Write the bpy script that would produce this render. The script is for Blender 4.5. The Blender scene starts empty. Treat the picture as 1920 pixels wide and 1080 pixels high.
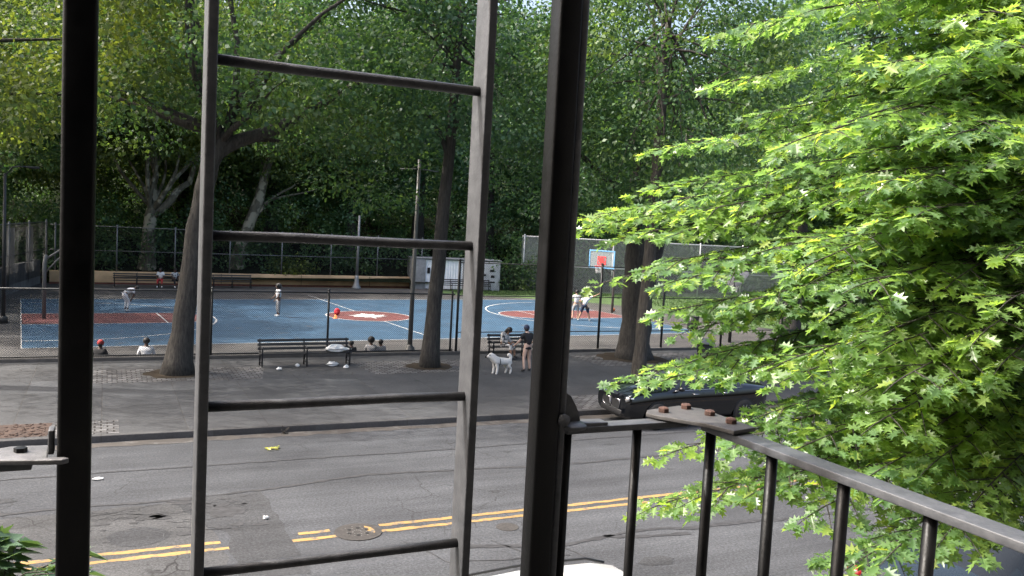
import bpy, math, random
import numpy as np
from mathutils import Vector, Matrix

# ------------------------------------------------------------------ camera, sky, sun, exposure
S = bpy.context.scene
H = 5.4                                           # eye height above the road, metres
YAW, PITCH, ROLL, FPX = math.radians(25.5), math.radians(4.33), math.radians(3.06), 1608.0
fw = np.array([math.sin(YAW)*math.cos(PITCH), math.cos(YAW)*math.cos(PITCH), -math.sin(PITCH)])
_r = np.array([math.cos(YAW), -math.sin(YAW), 0.0]); _u = np.cross(_r, fw)
rt = math.cos(ROLL)*_r + math.sin(ROLL)*_u
up = -math.sin(ROLL)*_r + math.cos(ROLL)*_u
cam_d = bpy.data.cameras.new('camera'); cam = bpy.data.objects.new('camera', cam_d)
S.collection.objects.link(cam); S.camera = cam
cam_d.sensor_width = 36; cam_d.lens = FPX/1920*36; cam_d.clip_start = 0.02; cam_d.clip_end = 2000
M = Matrix(((rt[0], up[0], -fw[0], 0), (rt[1], up[1], -fw[1], 0), (rt[2], up[2], -fw[2], H), (0, 0, 0, 1)))
cam.matrix_world = M

SUN_DIR = Vector((-0.60, 0.20, 0.775)).normalized()      # towards the sun: ahead, left and high
W = bpy.data.worlds.new('World'); S.world = W; W.use_nodes = True
nt = W.node_tree; bg = nt.nodes['Background']; sky = nt.nodes.new('ShaderNodeTexSky')
sky.sky_type = 'NISHITA'; sky.sun_disc = False
sky.sun_elevation = math.asin(SUN_DIR.z); sky.sun_rotation = math.atan2(SUN_DIR.x, SUN_DIR.y)
sky.dust_density = 8.0; sky.air_density = 1.0; sky.ozone_density = 1.0
nt.links.new(sky.outputs[0], bg.inputs[0]); bg.inputs[1].default_value = 0.15
ld = bpy.data.lights.new('sun', 'SUN'); ld.energy = 2.1; ld.angle = math.radians(0.8); ld.color = (1, 0.965, 0.91)
sun = bpy.data.objects.new('sun', ld); S.collection.objects.link(sun)
sun.rotation_euler = SUN_DIR.to_track_quat('Z', 'Y').to_euler(); sun.location = (0, 0, 60)
S.view_settings.view_transform = 'Standard'; S.view_settings.look = 'None'
S.view_settings.exposure = 1.76; S.view_settings.gamma = 1.0
S.cycles.max_bounces = 10; S.cycles.diffuse_bounces = 6; S.cycles.glossy_bounces = 3
S.cycles.transmission_bounces = 6; S.cycles.transparent_max_bounces = 6
S.cycles.use_denoising = True; S.cycles.caustics_reflective = False; S.cycles.caustics_refractive = False
S.cycles.sample_clamp_indirect = 4.0

rng = np.random.default_rng(7); random.seed(7)

# ------------------------------------------------------------------ helpers
def ray(x, y): return fw + rt*(x-960)/FPX - up*(y-540)/FPX
def gz(x, y, z=0.0):
    d = ray(x, y); p = np.array([0, 0, H]) + d*((z-H)/d[2]); return (float(p[0]), float(p[1]), z)
def gd(x, y, depth):
    p = np.array([0, 0, H]) + ray(x, y)*depth; return np.array(p)

def mesh_np(name, V, sizes, loops):
    me = bpy.data.meshes.new(name)
    V = np.ascontiguousarray(V, dtype=np.float32); loops = np.asarray(loops, dtype=np.int32); sizes = np.asarray(sizes, dtype=np.int32)
    me.vertices.add(len(V)); me.vertices.foreach_set('co', V.ravel())
    me.loops.add(len(loops)); me.loops.foreach_set('vertex_index', loops)
    me.polygons.add(len(sizes))
    me.polygons.foreach_set('loop_start', np.concatenate([[0], np.cumsum(sizes)[:-1]]).astype(np.int32))
    me.polygons.foreach_set('loop_total', sizes)
    me.update(calc_edges=True); me.validate()
    return me

def link(name, me, mat, parent=None, loc=None):
    o = bpy.data.objects.new(name, me); S.collection.objects.link(o)
    if mat is not None: me.materials.append(mat)
    if parent is not None: o.parent = parent
    if loc is not None: o.location = loc
    return o

def tag(o, label=None, cat=None, group=None, kind=None):
    if label: o['label'] = label
    if cat: o['category'] = cat
    if group: o['group'] = group
    if kind: o['kind'] = kind
    return o

def thing(name, label, cat, loc=(0, 0, 0), rz=0.0, group=None):
    o = bpy.data.objects.new(name, None); S.collection.objects.link(o)
    o.empty_display_size = 0.2; o.location = loc; o.rotation_euler = (0, 0, rz)
    return tag(o, label, cat, group)

def copy_tree(o, parent=None, label=None, loc=None, rz=None, scale=None):
    c = o.copy(); S.collection.objects.link(c)
    if parent is not None: c.parent = parent
    if label: c['label'] = label
    if loc is not None: c.location = loc
    if rz is not None: c.rotation_euler = (0, 0, rz)
    if scale is not None: c.scale = scale
    for ch in o.children: copy_tree(ch, c)
    return c

class MB:
    def __init__(s): s.v = []; s.f = []
    def add(s, V, F):
        b = len(s.v); s.v += [tuple(map(float, p)) for p in V]; s.f += [tuple(i+b for i in f) for f in F]; return s
    def box(s, c, size, R=None):
        x, y, z = [a/2 for a in size]
        V = [Vector(p) for p in ((-x,-y,-z),(x,-y,-z),(x,y,-z),(-x,y,-z),(-x,-y,z),(x,-y,z),(x,y,z),(-x,y,z))]
        if R is not None: V = [R @ p for p in V]
        V = [p+Vector(c) for p in V]
        return s.add(V, [(3,2,1,0),(4,5,6,7),(0,1,5,4),(1,2,6,5),(2,3,7,6),(3,0,4,7)])
    def bar(s, a, b, w, h, upv=(0, 0, 1)):
        a, b = Vector(a), Vector(b); d = b-a; L = d.length; d.normalize()
        u = Vector(upv)
        if abs(d.dot(u)) > .98: u = Vector((0, 1, 0))
        sx = d.cross(u).normalized(); u = sx.cross(d).normalized()
        R = Matrix((sx, d, u)).transposed()
        return s.box((a+b)/2, (w, L, h), R)
    def tube(s, pts, rad, n=8, cap=True, jag=0.0):
        pts = [Vector(p) for p in pts]
        if not hasattr(rad, '__len__'): rad = [rad]*len(pts)
        V = []; F = []; prev = None
        for i, p in enumerate(pts):
            d = (pts[min(i+1, len(pts)-1)]-pts[max(i-1, 0)]).normalized()
            if prev is None:
                a = d.orthogonal().normalized()
            else:
                a = (prev-d*prev.dot(d)).normalized()
            prev = a; b = d.cross(a)
            for k in range(n):
                t = 2*math.pi*k/n; r = rad[i]*(1+(random.uniform(-jag, jag) if jag else 0))
                V.append(p+(a*math.cos(t)+b*math.sin(t))*r)
        for i in range(len(pts)-1):
            for k in range(n):
                F.append((i*n+k, i*n+(k+1) % n, (i+1)*n+(k+1) % n, (i+1)*n+k))
        if cap:
            F.append(tuple(range(n-1, -1, -1))); F.append(tuple(range((len(pts)-1)*n, len(pts)*n)))
        return s.add(V, F)
    def prism(s, poly, z0, z1):
        n = len(poly); V = [(p[0], p[1], z0) for p in poly]+[(p[0], p[1], z1) for p in poly]
        F = [tuple(range(n-1, -1, -1)), tuple(range(n, 2*n))]+[(k, (k+1) % n, n+(k+1) % n, n+k) for k in range(n)]
        return s.add(V, F)
    def sheet(s, poly, z):
        return s.add([(p[0], p[1], z) for p in poly], [tuple(range(len(poly)))])
    def lathe(s, prof, c=(0, 0, 0), n=16, axis='z'):
        V = []; F = []
        for r, z in prof:
            for k in range(n):
                t = 2*math.pi*k/n; p = (r*math.cos(t), r*math.sin(t), z)
                if axis == 'y': p = (p[0], p[2], p[1])
                if axis == 'x': p = (p[2], p[0], p[1])
                V.append((p[0]+c[0], p[1]+c[1], p[2]+c[2]))
        for i in range(len(prof)-1):
            for k in range(n): F.append((i*n+k, i*n+(k+1) % n, (i+1)*n+(k+1) % n, (i+1)*n+k))
        F.append(tuple(range(n-1, -1, -1))); F.append(tuple(range((len(prof)-1)*n, len(prof)*n)))
        return s.add(V, F)
    def ball(s, c, r, n=12, m=8):
        r = r if hasattr(r, '__len__') else (r, r, r)
        V = []; F = []
        for i in range(1, m):
            a = math.pi*i/m
            for k in range(n):
                t = 2*math.pi*k/n
                V.append((c[0]+r[0]*math.sin(a)*math.cos(t), c[1]+r[1]*math.sin(a)*math.sin(t), c[2]+r[2]*math.cos(a)))
        top = len(V); V.append((c[0], c[1], c[2]+r[2])); V.append((c[0], c[1], c[2]-r[2]))
        for i in range(m-2):
            for k in range(n): F.append((i*n+k, (i+1)*n+k, (i+1)*n+(k+1) % n, i*n+(k+1) % n))
        for k in range(n):
            F.append((top, k, (k+1) % n)); F.append((top+1, (m-2)*n+(k+1) % n, (m-2)*n+k))
        return s.add(V, F)
    def build(s, name, mat, parent=None, smooth=False, bevel=0.0, loc=None):
        me = bpy.data.meshes.new(name); me.from_pydata(s.v, [], s.f); me.update()
        o = link(name, me, mat, parent, loc)
        if smooth:
            for p in me.polygons: p.use_smooth = True
        if bevel:
            b = o.modifiers.new('bevel', 'BEVEL'); b.width = bevel; b.segments = 3; b.limit_method = 'ANGLE'
            for p in me.polygons: p.use_smooth = True
            me.set_sharp_from_angle(angle=math.radians(35)) if not bevel else None
        return o

# ------------------------------------------------------------------ materials
def nodes(name):
    m = bpy.data.materials.new(name); m.use_nodes = True
    return m, m.node_tree, m.node_tree.nodes, m.node_tree.links, m.node_tree.nodes['Principled BSDF']
def ramp(N, stops, interp='LINEAR'):
    r = N.new('ShaderNodeValToRGB'); r.color_ramp.interpolation = interp
    e = r.color_ramp.elements
    while len(e) < len(stops): e.new(0.5)
    for el, (p, c) in zip(e, stops):
        el.position = p; el.color = tuple(c)+(1,) if hasattr(c, '__len__') else (c, c, c, 1)
    return r
def noise(N, L, scale, detail=4, rough=.6, vec=None, dist=0.0):
    n = N.new('ShaderNodeTexNoise'); n.inputs['Scale'].default_value = scale; n.inputs['Detail'].default_value = detail
    n.inputs['Roughness'].default_value = rough; n.inputs['Distortion'].default_value = dist
    if vec is not None: L.new(vec, n.inputs['Vector'])
    return n
def mixc(N, L, fac, a, b, mode='MIX'):
    m = N.new('ShaderNodeMix'); m.data_type = 'RGBA'; m.blend_type = mode
    for sock, val in ((m.inputs[0], fac), (m.inputs[6], a), (m.inputs[7], b)):
        if hasattr(val, 'is_linked'): L.new(val, sock)
        elif hasattr(val, '__len__'): sock.default_value = tuple(val)+(1,)
        else: sock.default_value = val if sock == m.inputs[0] else (val, val, val, 1)
    return m.outputs[2]
def bump(N, L, B, h, strength=.3, dist=.01):
    b = N.new('ShaderNodeBump'); b.inputs['Strength'].default_value = strength; b.inputs['Distance'].default_value = dist
    L.new(h, b.inputs['Height']); L.new(b.outputs[0], B.inputs['Normal'])
def simple(name, col, rough=.6, metal=0.0, var=.25, scale=6.0, bmp=0.0, spec=.5, coat=0.0):
    """a plain surface with a little mottling and relief of its own"""
    m, t, N, L, B = nodes(name)
    tc = N.new('ShaderNodeTexCoord'); n = noise(N, L, scale, 5, .65, tc.outputs['Object'])
    lo = tuple(c*(1-var) for c in col); hi = tuple(min(1, c*(1+var)) for c in col)
    r = ramp(N, [(.3, lo), (.7, hi)]); L.new(n.outputs[0], r.inputs[0]); L.new(r.outputs[0], B.inputs['Base Color'])
    B.inputs['Roughness'].default_value = rough; B.inputs['Metallic'].default_value = metal
    B.inputs['Specular IOR Level'].default_value = spec; B.inputs['Coat Weight'].default_value = coat
    if bmp: 
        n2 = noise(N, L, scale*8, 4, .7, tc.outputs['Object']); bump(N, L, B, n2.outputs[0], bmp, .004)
    return m

def leaf_mat(name, stops, trans=.45, rough=.38, clump=.35, clump_col=(.1, .14, .02), spec=.5, tcol=1.0):
    m, t, N, L, B = nodes(name)
    g = N.new('ShaderNodeNewGeometry'); tc = N.new('ShaderNodeTexCoord')
    r = ramp(N, stops); L.new(g.outputs['Random Per Island'], r.inputs[0])
    n = noise(N, L, clump, 2, .5, tc.outputs['Object']); r2 = ramp(N, [(.5, 0.0), (.68, 1.0)]); L.new(n.outputs[0], r2.inputs[0])
    mul = N.new('ShaderNodeMath'); mul.operation = 'MULTIPLY'; mul.inputs[1].default_value = .55; L.new(r2.outputs[0], mul.inputs[0])
    col = mixc(N, L, mul.outputs[0], r.outputs[0], clump_col)
    L.new(col, B.inputs['Base Color']); B.inputs['Roughness'].default_value = rough; B.inputs['Specular IOR Level'].default_value = spec
    tr = N.new('ShaderNodeBsdfTranslucent'); yc = mixc(N, L, 1.0, col, (1.45*tcol, 1.38*tcol, .62*tcol), 'MULTIPLY'); L.new(yc, tr.inputs[0])
    mx = N.new('ShaderNodeMixShader'); mx.inputs[0].default_value = trans
    L.new(B.outputs[0], mx.inputs[1]); L.new(tr.outputs[0], mx.inputs[2])
    L.new(mx.outputs[0], N['Material Output'].inputs[0])
    return m

def bark_mat(name, dark, light, scale=3.0, pale=None):
    m, t, N, L, B = nodes(name)
    tc = N.new('ShaderNodeTexCoord'); mp = N.new('ShaderNodeMapping'); mp.inputs['Scale'].default_value = (6, 6, 1.0)
    L.new(tc.outputs['Object'], mp.inputs[0])
    n = noise(N, L, scale, 6, .7, mp.outputs[0], .4); r = ramp(N, [(.35, dark), (.7, light)]); L.new(n.outputs[0], r.inputs[0])
    col = r.outputs[0]
    if pale:
        n3 = noise(N, L, 1.6, 2, .5, tc.outputs['Object']); r3 = ramp(N, [(.5, 0.0), (.56, 1.0)]); L.new(n3.outputs[0], r3.inputs[0])
        col = mixc(N, L, r3.outputs[0], col, pale)
    L.new(col, B.inputs['Base Color']); B.inputs['Roughness'].default_value = .9; bump(N, L, B, n.outputs[0], .9, .05)
    return m

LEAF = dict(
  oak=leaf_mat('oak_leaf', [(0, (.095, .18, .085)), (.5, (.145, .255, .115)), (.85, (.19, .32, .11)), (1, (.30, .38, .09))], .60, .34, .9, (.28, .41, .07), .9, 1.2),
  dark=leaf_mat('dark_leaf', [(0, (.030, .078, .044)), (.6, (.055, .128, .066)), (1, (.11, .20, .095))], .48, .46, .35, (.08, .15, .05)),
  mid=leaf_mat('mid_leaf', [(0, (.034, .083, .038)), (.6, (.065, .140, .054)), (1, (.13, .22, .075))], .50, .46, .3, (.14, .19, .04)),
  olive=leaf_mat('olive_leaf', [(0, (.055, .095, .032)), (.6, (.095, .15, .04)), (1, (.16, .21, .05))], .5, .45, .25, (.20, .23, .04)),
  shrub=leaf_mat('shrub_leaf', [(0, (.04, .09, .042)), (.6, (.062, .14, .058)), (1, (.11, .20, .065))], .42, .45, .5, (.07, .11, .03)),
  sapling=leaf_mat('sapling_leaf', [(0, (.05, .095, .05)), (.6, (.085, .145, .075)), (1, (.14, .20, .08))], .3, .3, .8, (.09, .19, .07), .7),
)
BARK = dict(dark=bark_mat('dark_bark', (.020, .018, .016), (.072, .065, .056)), brown=bark_mat('brown_bark', (.024, .021, .018), (.085, .076, .063)),
            pale=bark_mat('plane_bark', (.06, .055, .04), (.17, .155, .11), 2.0, (.30, .28, .21)))

black_iron, _t, N, L, B = nodes('black_iron')
_tc = N.new('ShaderNodeTexCoord'); _n = noise(N, L, 14, 6, .7, _tc.outputs['Object']); _rr = ramp(N, [(.3, (.0022, .0023, .0027)), (.66, (.0045, .0046, .005)), (.84, (.016, .015, .0145))])
L.new(_n.outputs[0], _rr.inputs[0]); L.new(_rr.outputs[0], B.inputs['Base Color'])
_r3 = ramp(N, [(.3, .30), (.7, .55)]); L.new(_n.outputs[0], _r3.inputs[0]); L.new(_r3.outputs[0], B.inputs['Roughness']); B.inputs['Specular IOR Level'].default_value = .22
_n2 = noise(N, L, 90, 4, .7, _tc.outputs['Object']); bump(N, L, B, _n2.outputs[0], .22, .003)
grey_iron, _t, N, L, B = nodes('weathered_iron')
_tc = N.new('ShaderNodeTexCoord'); _n = noise(N, L, 30, 6, .7, _tc.outputs['Object']); _rr = ramp(N, [(.25, (.042, .044, .048)), (.55, (.076, .079, .085)), (.8, (.12, .122, .128))])
L.new(_n.outputs[0], _rr.inputs[0]); L.new(_rr.outputs[0], B.inputs['Base Color']); B.inputs['Roughness'].default_value = .5
_n2 = noise(N, L, 140, 4, .7, _tc.outputs['Object']); bump(N, L, B, _n2.outputs[0], .3, .003)
rung_iron = simple('rung_iron', (.035, .035, .037), .42, 0, .5, 40, .5)
lit_bracket_iron = simple('lit_bracket_iron', (.13, .13, .135), .45, .2, .35, 40, .5)  # left bracket iron made paler, its lit look put into the colour
rust = simple('rust', (.075, .038, .028), .85, 0, .5, 60, .6)

def asphalt(name, lo, hi, crack=1.0):
    m, t, N, L, B = nodes(name)
    tc = N.new('ShaderNodeTexCoord'); v = tc.outputs['Object']
    n1 = noise(N, L, .35, 5, .6, v); r1 = ramp(N, [(.3, tuple(x*.9 for x in lo)), (.7, tuple(x*1.08 for x in hi))]); L.new(n1.outputs[0], r1.inputs[0])
    n2 = noise(N, L, 22, 5, .85, v); r2 = ramp(N, [(.3, .38), (.5, .98), (.70, 1.85)]); L.new(n2.outputs[0], r2.inputs[0])
    c = mixc(N, L, 1.0, r1.outputs[0], r2.outputs[0], 'MULTIPLY')
    # streaky wear along the traffic
    mp = N.new('ShaderNodeMapping'); mp.inputs['Scale'].default_value = (.12, 1.6, 1); L.new(v, mp.inputs[0])
    n3 = noise(N, L, 1.0, 4, .6, mp.outputs[0]); r3 = ramp(N, [(.35, .78), (.65, 1.18)]); L.new(n3.outputs[0], r3.inputs[0])
    c = mixc(N, L, 1.0, c, r3.outputs[0], 'MULTIPLY')
    # cracks, in patches
    nd = noise(N, L, 1.5, 3, .6, v); vm = N.new('ShaderNodeVectorMath'); vm.operation = 'MULTIPLY_ADD'; vm.inputs[1].default_value = (.5, .5, .5)
    L.new(nd.outputs[1], vm.inputs[0]); L.new(v, vm.inputs[2])
    vo = N.new('ShaderNodeTexVoronoi'); vo.feature = 'DISTANCE_TO_EDGE'; vo.inputs['Scale'].default_value = 1.1; L.new(vm.outputs[0], vo.inputs['Vector'])
    rc = ramp(N, [(.0, 1.0), (.022, 0.0)]); L.new(vo.outputs['Distance'], rc.inputs[0])
    nm = noise(N, L, .22, 2, .5, v); rm = ramp(N, [(.52, 0.0), (.60, 1.0)]); L.new(nm.outputs[0], rm.inputs[0])
    mu = N.new('ShaderNodeMath'); mu.operation = 'MULTIPLY'; L.new(rc.outputs[0], mu.inputs[0]); L.new(rm.outputs[0], mu.inputs[1])
    mu2 = N.new('ShaderNodeMath'); mu2.operation = 'MULTIPLY'; mu2.inputs[1].default_value = .75*crack; L.new(mu.outputs[0], mu2.inputs[0])
    c = mixc(N, L, mu2.outputs[0], c, (.018, .018, .018))
    # oil spots
    n5 = noise(N, L, .9, 3, .5, v); r5 = ramp(N, [(.70, 0.0), (.76, .6)]); L.new(n5.outputs[0], r5.inputs[0]); c = mixc(N, L, r5.outputs[0], c, tuple(x*.45 for x in lo))
    L.new(c, B.inputs['Base Color']); B.inputs['Roughness'].default_value = .85; B.inputs['Specular IOR Level'].default_value = .25
    bump(N, L, B, n2.outputs[0], .8, .012)
    return m

def slabs(name, lo, hi, w, h, mortar=.012, offset=0.0, mort=(.05, .048, .045), bm=.4, tone=.14):
    m, t, N, L, B = nodes(name)
    tc = N.new('ShaderNodeTexCoord'); v = tc.outputs['Object']
    nd = noise(N, L, 2.0, 2, .5, v); vm = N.new('ShaderNodeVectorMath'); vm.operation = 'MULTIPLY_ADD'; vm.inputs[1].default_value = (mortar*1.6,)*3
    L.new(nd.outputs[1], vm.inputs[0]); L.new(v, vm.inputs[2])
    b = N.new('ShaderNodeTexBrick'); b.offset = offset; b.inputs['Scale'].default_value = 1; b.inputs['Brick Width'].default_value = w; b.inputs['Row Height'].default_value = h
    b.inputs['Mortar Size'].default_value = mortar; b.inputs['Mortar Smooth'].default_value = .3; b.inputs['Bias'].default_value = 0
    b.inputs['Color1'].default_value = (1-tone,)*3+(1,); b.inputs['Color2'].default_value = (1+tone,)*3+(1,); b.inputs['Mortar'].default_value = (1, 1, 1, 1)
    L.new(vm.outputs[0], b.inputs['Vector'])
    n1 = noise(N, L, .5, 5, .65, v); r1 = ramp(N, [(.3, lo), (.7, hi)]); L.new(n1.outputs[0], r1.inputs[0])
    n2 = noise(N, L, 18, 4, .75, v); r2 = ramp(N, [(.3, .8), (.7, 1.2)]); L.new(n2.outputs[0], r2.inputs[0])
    c = mixc(N, L, 1, r1.outputs[0], r2.outputs[0], 'MULTIPLY'); c = mixc(N, L, 1, c, b.outputs[0], 'MULTIPLY'); c = mixc(N, L, b.outputs['Fac'], c, mort)
    n6 = noise(N, L, 1.4, 3, .5, v); r6 = ramp(N, [(.66, 0.0), (.74, .45)]); L.new(n6.outputs[0], r6.inputs[0]); c = mixc(N, L, r6.outputs[0], c, tuple(x*.5 for x in lo))
    L.new(c, B.inputs['Base Color']); B.inputs['Roughness'].default_value = .9; B.inputs['Specular IOR Level'].default_value = .3
    inv = N.new('ShaderNodeMath'); inv.operation = 'MULTIPLY_ADD'; inv.inputs[1].default_value = -1; L.new(b.outputs['Fac'], inv.inputs[0]); L.new(r2.outputs[0], inv.inputs[2])
    bump(N, L, B, inv.outputs[0], bm, .015)
    return m

def worn_paint(name, col, under, amount=.5, scale=5.0, rough=.7):
    """paint with patches worn through to the surface below"""
    m, t, N, L, B = nodes(name)
    tc = N.new('ShaderNodeTexCoord'); v = tc.outputs['Object']
    n = noise(N, L, scale, 6, .75, v); r = ramp(N, [(amount, 0.0), (amount+.12, 1.0)]); L.new(n.outputs[0], r.inputs[0])
    n2 = noise(N, L, .6, 4, .6, v); r2 = ramp(N, [(.3, tuple(c*.72 for c in col)), (.7, tuple(min(1, c*1.2) for c in col))]); L.new(n2.outputs[0], r2.inputs[0])
    c = mixc(N, L, r.outputs[0], r2.outputs[0], under)
    L.new(c, B.inputs['Base Color']); B.inputs['Roughness'].default_value = rough
    n3 = noise(N, L, 60, 3, .7, v); bump(N, L, B, n3.outputs[0], .25, .004)
    return m
# ------------------------------------------------------------------ the setting
CURB, NEARCURB, FENCE, ROADC = 20.95, 6.6, 31.1, 14.0
soil = simple('soil', (.045, .036, .026), .95, 0, .4, 1.2, .8, .1)
MB().sheet([(-600, -300), (600, -300), (600, 900), (-600, 900)], -.40).build('ground', soil).update_tag()
tag(bpy.data.objects['ground'], kind='structure')
# hillside under the wood: rises behind the court
hv, hf = [], []
nx, ny = 60, 24
for j in range(ny):
    for i in range(nx):
        x = -90+i*4.0; y = 62.4+j*5.0; k = j*5.0
        z = .45+ (0 if k < 1 else min(16, k*.16))+(math.sin(x*.21+j)*.35+math.sin(x*.07)*.6 if j else 0)
        hv.append((x, y, z))
for j in range(ny-1):
    for i in range(nx-1): hf.append((j*nx+i, j*nx+i+1, (j+1)*nx+i+1, (j+1)*nx+i))
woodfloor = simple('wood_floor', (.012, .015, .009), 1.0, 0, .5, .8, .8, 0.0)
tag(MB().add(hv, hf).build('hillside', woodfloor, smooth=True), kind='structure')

m_road = asphalt('asphalt', (0.04277, 0.04487, 0.04926), (0.05987, 0.06294, 0.06815))
tag(MB().box((40, (NEARCURB+CURB)/2, -.15), (400, CURB-NEARCURB, .30)).build('road', m_road), kind='structure')
m_walk = slabs('concrete_slabs', (0.04474, 0.04565, 0.04726), (0.07064, 0.07208, 0.07439), 1.85, 1.85, .011)
m_kerb = slabs('kerb_stone', (0.04328, 0.04279, 0.04269), (0.07128, 0.07045, 0.07115), 2.4, 5.0, .012)
o = MB().box((40, (CURB+.18+FENCE-.12)/2, -.025), (400, FENCE-.12-CURB-.18, .35)).build('pavement', m_walk); tag(o, kind='structure')
o = MB().box((40, (0.5+NEARCURB-.18)/2, -.025), (400, NEARCURB-.18-.5, .35)).build('pavement', m_walk); tag(o, kind='structure')
o = MB().box((40, CURB+.09, -.02), (400, .177, .35)).build('kerb', m_kerb, bevel=.02); tag(o, kind='structure')
o = MB().box((40, NEARCURB-.09, -.02), (400, .177, .35)).build('kerb', m_kerb, bevel=.02); tag(o, kind='structure')

# granite block strips round the street trees, tree pit
m_set = slabs('granite_setts', (0.07128, 0.07128, 0.07306), (0.1527, 0.1502, 0.1487), .27, .16, .02, .5, (.025, .022, .02), 1.2, .42)
def strip(poly, z=.154, mat=m_set, name='paving_strip'):
    o = MB().sheet(poly, z).build(name, mat); return tag(o, kind='structure')
strip([(-.4, 27.1), (4.5, 27.1), (4.9, 29.3), (-.5, 29.3)])
strip([(8.2, 27.3), (12.0, 27.3), (12.4, 29.9), (7.9, 29.7)])
strip([(17.2, 27.6), (22.5, 27.8), (23.0, 30.4), (17.0, 30.2)])
strip([(-2.6, 21.15), (.36, 21.15), (.36, 22.45), (-2.6, 22.45)])
strip([(12.5, 21.15), (17.6, 21.15), (17.6, 22.9), (12.5, 22.9)])
m_mulch = simple('mulch', (.048, .029, .021), .95, 0, .6, 9, 1.0)
pit = MB(); 
for i in range(260):
    x, y = random.uniform(-4.6, -1.15), random.uniform(20.99+.2, 22.4); s = random.uniform(.02, .06)
    pit.box((x, y, .165), (s*1.8, s, .012), Matrix.Rotation(random.uniform(0, 6.28), 3, 'Z') @ Matrix.Rotation(random.uniform(-.4, .4), 3, 'X'))
pit.sheet([(-4.7, 21.17), (-1.1, 21.17), (-1.05, 22.42), (-4.7, 22.42)], .158)
tag(pit.build('tree_pit_mulch', m_mulch), kind='structure')

# road markings: worn double yellow line with a break at the old trench
m_yel = worn_paint('yellow_paint', (.30, .185, .06), (.085, .078, .072), .50, 6, .8)
def ragged(x0, x1, y, w, z, step=.16, j=.018):
    n = max(2, int((x1-x0)/step)); V = []; F = []
    for i in range(n+1):
        x = x0+(x1-x0)*i/n
        V += [(x, y-w/2+random.uniform(-j, j), z), (x, y+w/2+random.uniform(-j, j), z)]
    for i in range(n): F.append((2*i, 2*i+2, 2*i+3, 2*i+1))
    return V, F
mk = MB()
for a, b in ((-40, 1.86), (2.86, 3.64), (4.26, 120)):
    mk.add(*ragged(a, b, ROADC-.15, .115, .006)); mk.add(*ragged(a+(.15 if a > 0 else 0), b-.1, ROADC+.13, .115, .006))
tag(mk.build('road_marking', m_yel), kind='structure')

# tar seams and patches
m_tar = simple('tar', (.030, .030, .032), .7, 0, .5, 8, .5)
m_patch = asphalt('patch_asphalt', (0.03182, 0.03309, 0.03564), (0.04709, 0.04837, 0.05091), .4)
m_patch2 = asphalt('old_asphalt', (0.04582, 0.04646, 0.04773), (0.06491, 0.06555, 0.06682), 2.2)
def seam(pts, w, name='tar_seam', z=.008):
    V, F = [], []; P = []
    for a, b in zip(pts[:-1], pts[1:]):
        n = max(2, int(math.dist(a, b)/.12))
        P += [(a[0]+(b[0]-a[0])*i/n, a[1]+(b[1]-a[1])*i/n) for i in range(n)]
    P.append(pts[-1]); off = 0
    for i, p in enumerate(P):
        off = off*.85+random.uniform(-.022, .022); ww = w*random.uniform(.45, 1.35)
        q = P[min(i+1, len(P)-1)]; r = P[max(i-1, 0)]; dx, dy = q[0]-r[0], q[1]-r[1]; l = math.hypot(dx, dy); nx_, ny_ = -dy/l, dx/l
        V += [(p[0]+nx_*(off-ww/2), p[1]+ny_*(off-ww/2), z), (p[0]+nx_*(off+ww/2), p[1]+ny_*(off+ww/2), z)]
    for i in range(len(P)-1): F.append((2*i, 2*i+2, 2*i+3, 2*i+1))
    return tag(MB().add(V, F).build(name, m_tar), kind='structure')
seam([(2.7, 16.62), (5.04, 17.05), (9.8, 16.68), (13.7, 16.8), (60, 16.7)], .11)
seam([(-20, 18.4), (3.0, 18.54), (7.7, 18.52), (16, 18.6), (60, 18.5)], .055)
seam([(-20, 16.3), (-.3, 16.5), (1.1, 16.45), (2.7, 16.6)], .09)
seam([(5.0, 12.9), (7.2, 12.35), (8.7, 12.55), (9.9, 12.35), (12.6, 12.2), (40, 12.1)], .13)
seam([(8.0, 12.5), (8.6, 12.25), (9.6, 12.15)], .12)
seam([(6.9, 12.7), (7.7, 10.3)], .03)
seam([(6.0, 12.9), (8.0, 8.8)], .03)
seam([(4.6, 13.3), (5.0, 12.2), (7.0, 11.9)], .03)
def blot(c, r, name, mat, z, n=26, j=.25, sx=1.0):
    P = [(c[0]+sx*r*(1+random.uniform(-j, j))*math.cos(6.283*i/n), c[1]+r*(1+random.uniform(-j, j))*math.sin(6.283*i/n)) for i in range(n)]
    return tag(MB().sheet(P, z).build(name, mat), kind='structure')
def rag_poly(P, j=.05, step=.25):
    Q = []
    for a, b in zip(P, P[1:]+P[:1]):
        n = max(1, int(math.dist(a, b)/step))
        Q += [(a[0]+(b[0]-a[0])*i/n+random.uniform(-j, j), a[1]+(b[1]-a[1])*i/n+random.uniform(-j, j)) for i in range(n)]
    return Q
tag(MB().sheet(rag_poly([(1.9, 12.6), (2.9, 12.5), (2.86, 14.1), (2.8, 16.55), (1.2, 16.5), (1.5, 15.2), (1.95, 14.6), (1.86, 13.4)]), .004).build('road_patch', m_patch), kind='structure')
tag(MB().sheet(rag_poly([(-1.5, 11.5), (1.7, 12.4), (1.8, 13.5), (1.7, 14.6), (1.3, 16.3), (-1.8, 16.2)]), .003).build('road_patch', m_patch2), kind='structure')
blot((.55, 14.75), .42, 'road_patch', m_patch, .007, 22, .1, 1.15)
blot((2.0, 15.6), .28, 'oil_stain', m_tar, .0075, 24, .3, 1.2)
blot((10.6, 19.3), .5, 'oil_stain', m_patch, .005, 24, .25, 1.3)
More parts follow.
